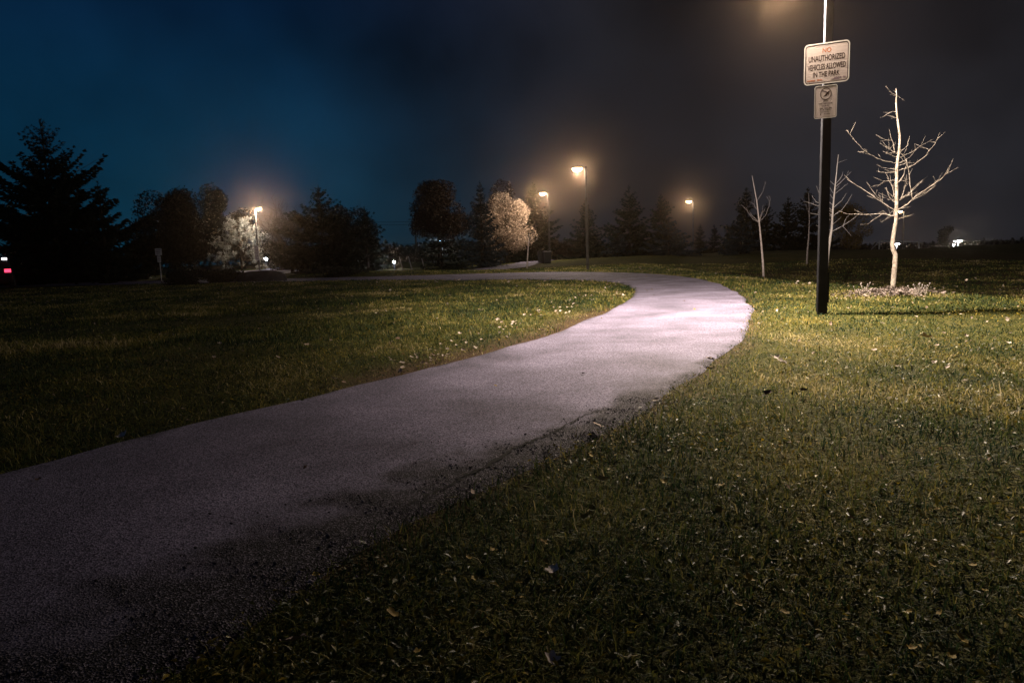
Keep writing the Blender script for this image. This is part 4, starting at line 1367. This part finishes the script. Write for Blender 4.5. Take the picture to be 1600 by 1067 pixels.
# leaning pale bars beside the low white lamp
for i, (x0, y0, x1, y1, lb) in enumerate(((624, 402, 629.5, 417, 'leaning pale post nearest the low white lamp'), (638, 401, 644, 418, 'leaning pale post, middle one of three beside the low white lamp'), (659, 404, 663, 412, 'shortest leaning pale post, farthest from the low white lamp'))):
    a_, b_ = pt(x1, y1, 48), pt(x0, y0, 48)
    gzz = gz(a_.x, a_.y)
    o = MB().tube([(0, 0, -.1), Vector((b_.x - a_.x, 0, b_.z - gzz))], [.04, .03], 6).build('leaning_post', M['greybark'])
    o.location = (a_.x, a_.y, gzz); tag(o, lb, 'post', 'leaning posts beside the low lamp')
# power lines
def upole(px, D, top, label):
    p = pt(px, 400, D); z0 = gz(p.x, p.y); h_ = pt(px, top, D).z - z0
    t = empty('utility_pole', (p.x, p.y, z0), 0, label, 'utility pole')
    MB().tube([(0, 0, -.2), (0, 0, h_)], [.16, .11], 8).build('pole', M['bark'], t)
    MB().box((0, 0, h_ - .6), (1.8, .10, .12)).build('crossarm', M['bark'], t)
upole(651, 100, 336, 'dark utility pole under the round brown crowned tree')
upole(520, 108, 334, 'dark utility pole hidden by the broad dark spruce')
for py0, py1, lb in ((343, 344, 'upper thin power line over the gap between the trees'), (378, 379, 'lower thin power line over the gap between the trees'), (347.5, 348.5, 'middle thin power line just under the upper one')):
    a_, b_ = pt(500, py0, 108), pt(700, py1, 98)
    pts = [a_.lerp(b_, k / 12) - Vector((0, 0, .35 * math.sin(math.pi * k / 12))) for k in range(13)]
    tag(MB().tube(pts, .022, 5).build('power_line', M['rubber']), lb, 'power line')

# parked car at the left end, seen from behind
p = pt(-10, 447, 35)
t = empty('parked_car', (p.x, p.y, gz(p.x, p.y)), R(35), 'dark parked car with red and white rear lights beside the tallest spruce', 'car')
def car_body():
    prof = [(-2.2, .35), (-2.25, .75), (-2.1, .98), (-1.2, 1.05), (-.55, 1.55), (1.2, 1.62), (1.95, 1.55), (2.2, 1.02), (2.28, .7), (2.25, .38), (1.85, .30), (-1.85, .30)]
    b = MB()
    rings = []
    for xs, k in ((-.90, .93), (-.84, 1.0), (.84, 1.0), (.90, .93)):
        rings.append([(xs * (1 if z < 1.05 else .82), -yy * k, z if k == 1 else z * .97 + .01) for yy, z in prof])
    n_ = len(prof); vs = [v for r_ in rings for v in r_]
    fs = [(i * n_ + k, i * n_ + (k + 1) % n_, (i + 1) * n_ + (k + 1) % n_, (i + 1) * n_ + k) for i in range(3) for k in range(n_)]
    fs += [tuple(range(n_))[::-1], tuple(range(3 * n_, 4 * n_))]
    return b.add(vs, fs)
car_body().build('body', M['carpaint'], t)
MB().add([(-.66, -1.99, 1.53), (.66, -1.99, 1.53), (.70, -2.2, 1.08), (-.70, -2.2, 1.08)], [(0, 1, 2, 3)]).build('rear_window', M['glass'], t)
for sx in (-1, 1):
    MB().box((sx * .70, -2.265, .92), (.26, .05, .16), 0, .02).build('tail_light', M['tail'], t)
    MB().box((sx * .62, -2.06, 1.50), (.22, .05, .10), 0, .02).build('high_light', M['tailw'], t)
    for yy in (-1.4, 1.4):
        wb = MB().lathe([(.20, -.11), (.33, -.11), (.34, -.06), (.34, .06), (.33, .11), (.20, .11)], (0, 0, 0), 20)
        wb.v = [(v[2] + sx * .80, v[0] + yy, v[1] + .34) for v in wb.v]
        wl = wb.build('wheel', M['rubber'], t)
        hb = MB().lathe([(.06, -.118), (.20, -.112), (.20, .112), (.06, .118)], (0, 0, 0), 14)
        hb.v = [(v[2] + sx * .80, v[0] + yy, v[1] + .34) for v in hb.v]
        hb.build('rim', M['hub'], wl)

# far woods on the skyline: one dark mass
def woods():
    n_ = 26000
    a = rs.uniform(-.95, .95, n_)
    Dd = rs.uniform(150, 200, n_)
    x_ = np.tan(a) * Dd * .8; x_ = np.clip(x_, -160, 160)
    top = 1.6 + 1.1 * wob(x_, Dd * 0, .12, 51) + .8 * wob(x_, Dd * 0, .5, 52)
    top = np.where(x_ > 30, top * .5 - .8, top) + np.where(x_ < -60, 2.0, 0)
    base = hgt(x_, Dd)
    z_ = base + rs.rand(n_) ** .7 * np.maximum(top + 1.2, .6)
    V, F = sprays(np.stack([x_, Dd, z_], 1), rs.normal(0, 1, (n_, 3)), rs.uniform(.5, 1.3, n_), rs.uniform(.4, .9, n_), rs)
    return V, [F], np.repeat(rs.rand(n_), 4)
V, F, c = woods()
tag(link('distant_woods', np_mesh('distant_woods', V, F, M['dark_leaf'], c)), 'low black line of distant woods on the skyline', kind='stuff')

# ------------------------------------------------------------------ haze
hz = MB().box((0, 100, 5.5), (352, 280, 20))
ho = hz.build('haze', None)
hm = bpy.data.materials.new('night_haze'); hm.use_nodes = True
hn = hm.node_tree.nodes; hn.clear()
o_ = hn.new('ShaderNodeOutputMaterial'); pv = hn.new('ShaderNodeVolumePrincipled')
pv.inputs['Color'].default_value = (.96, .69, .46, 1)
pv.inputs['Density'].default_value = HAZE_DENSITY
pv.inputs['Anisotropy'].default_value = .96
hm.node_tree.links.new(pv.outputs[0], o_.inputs['Volume'])
hm.cycles.volume_sampling = 'EQUIANGULAR'
hm.cycles.homogeneous_volume = True
ho.data.materials.append(hm)
tag(ho, 'thin night haze glowing around the lamps', kind='stuff')
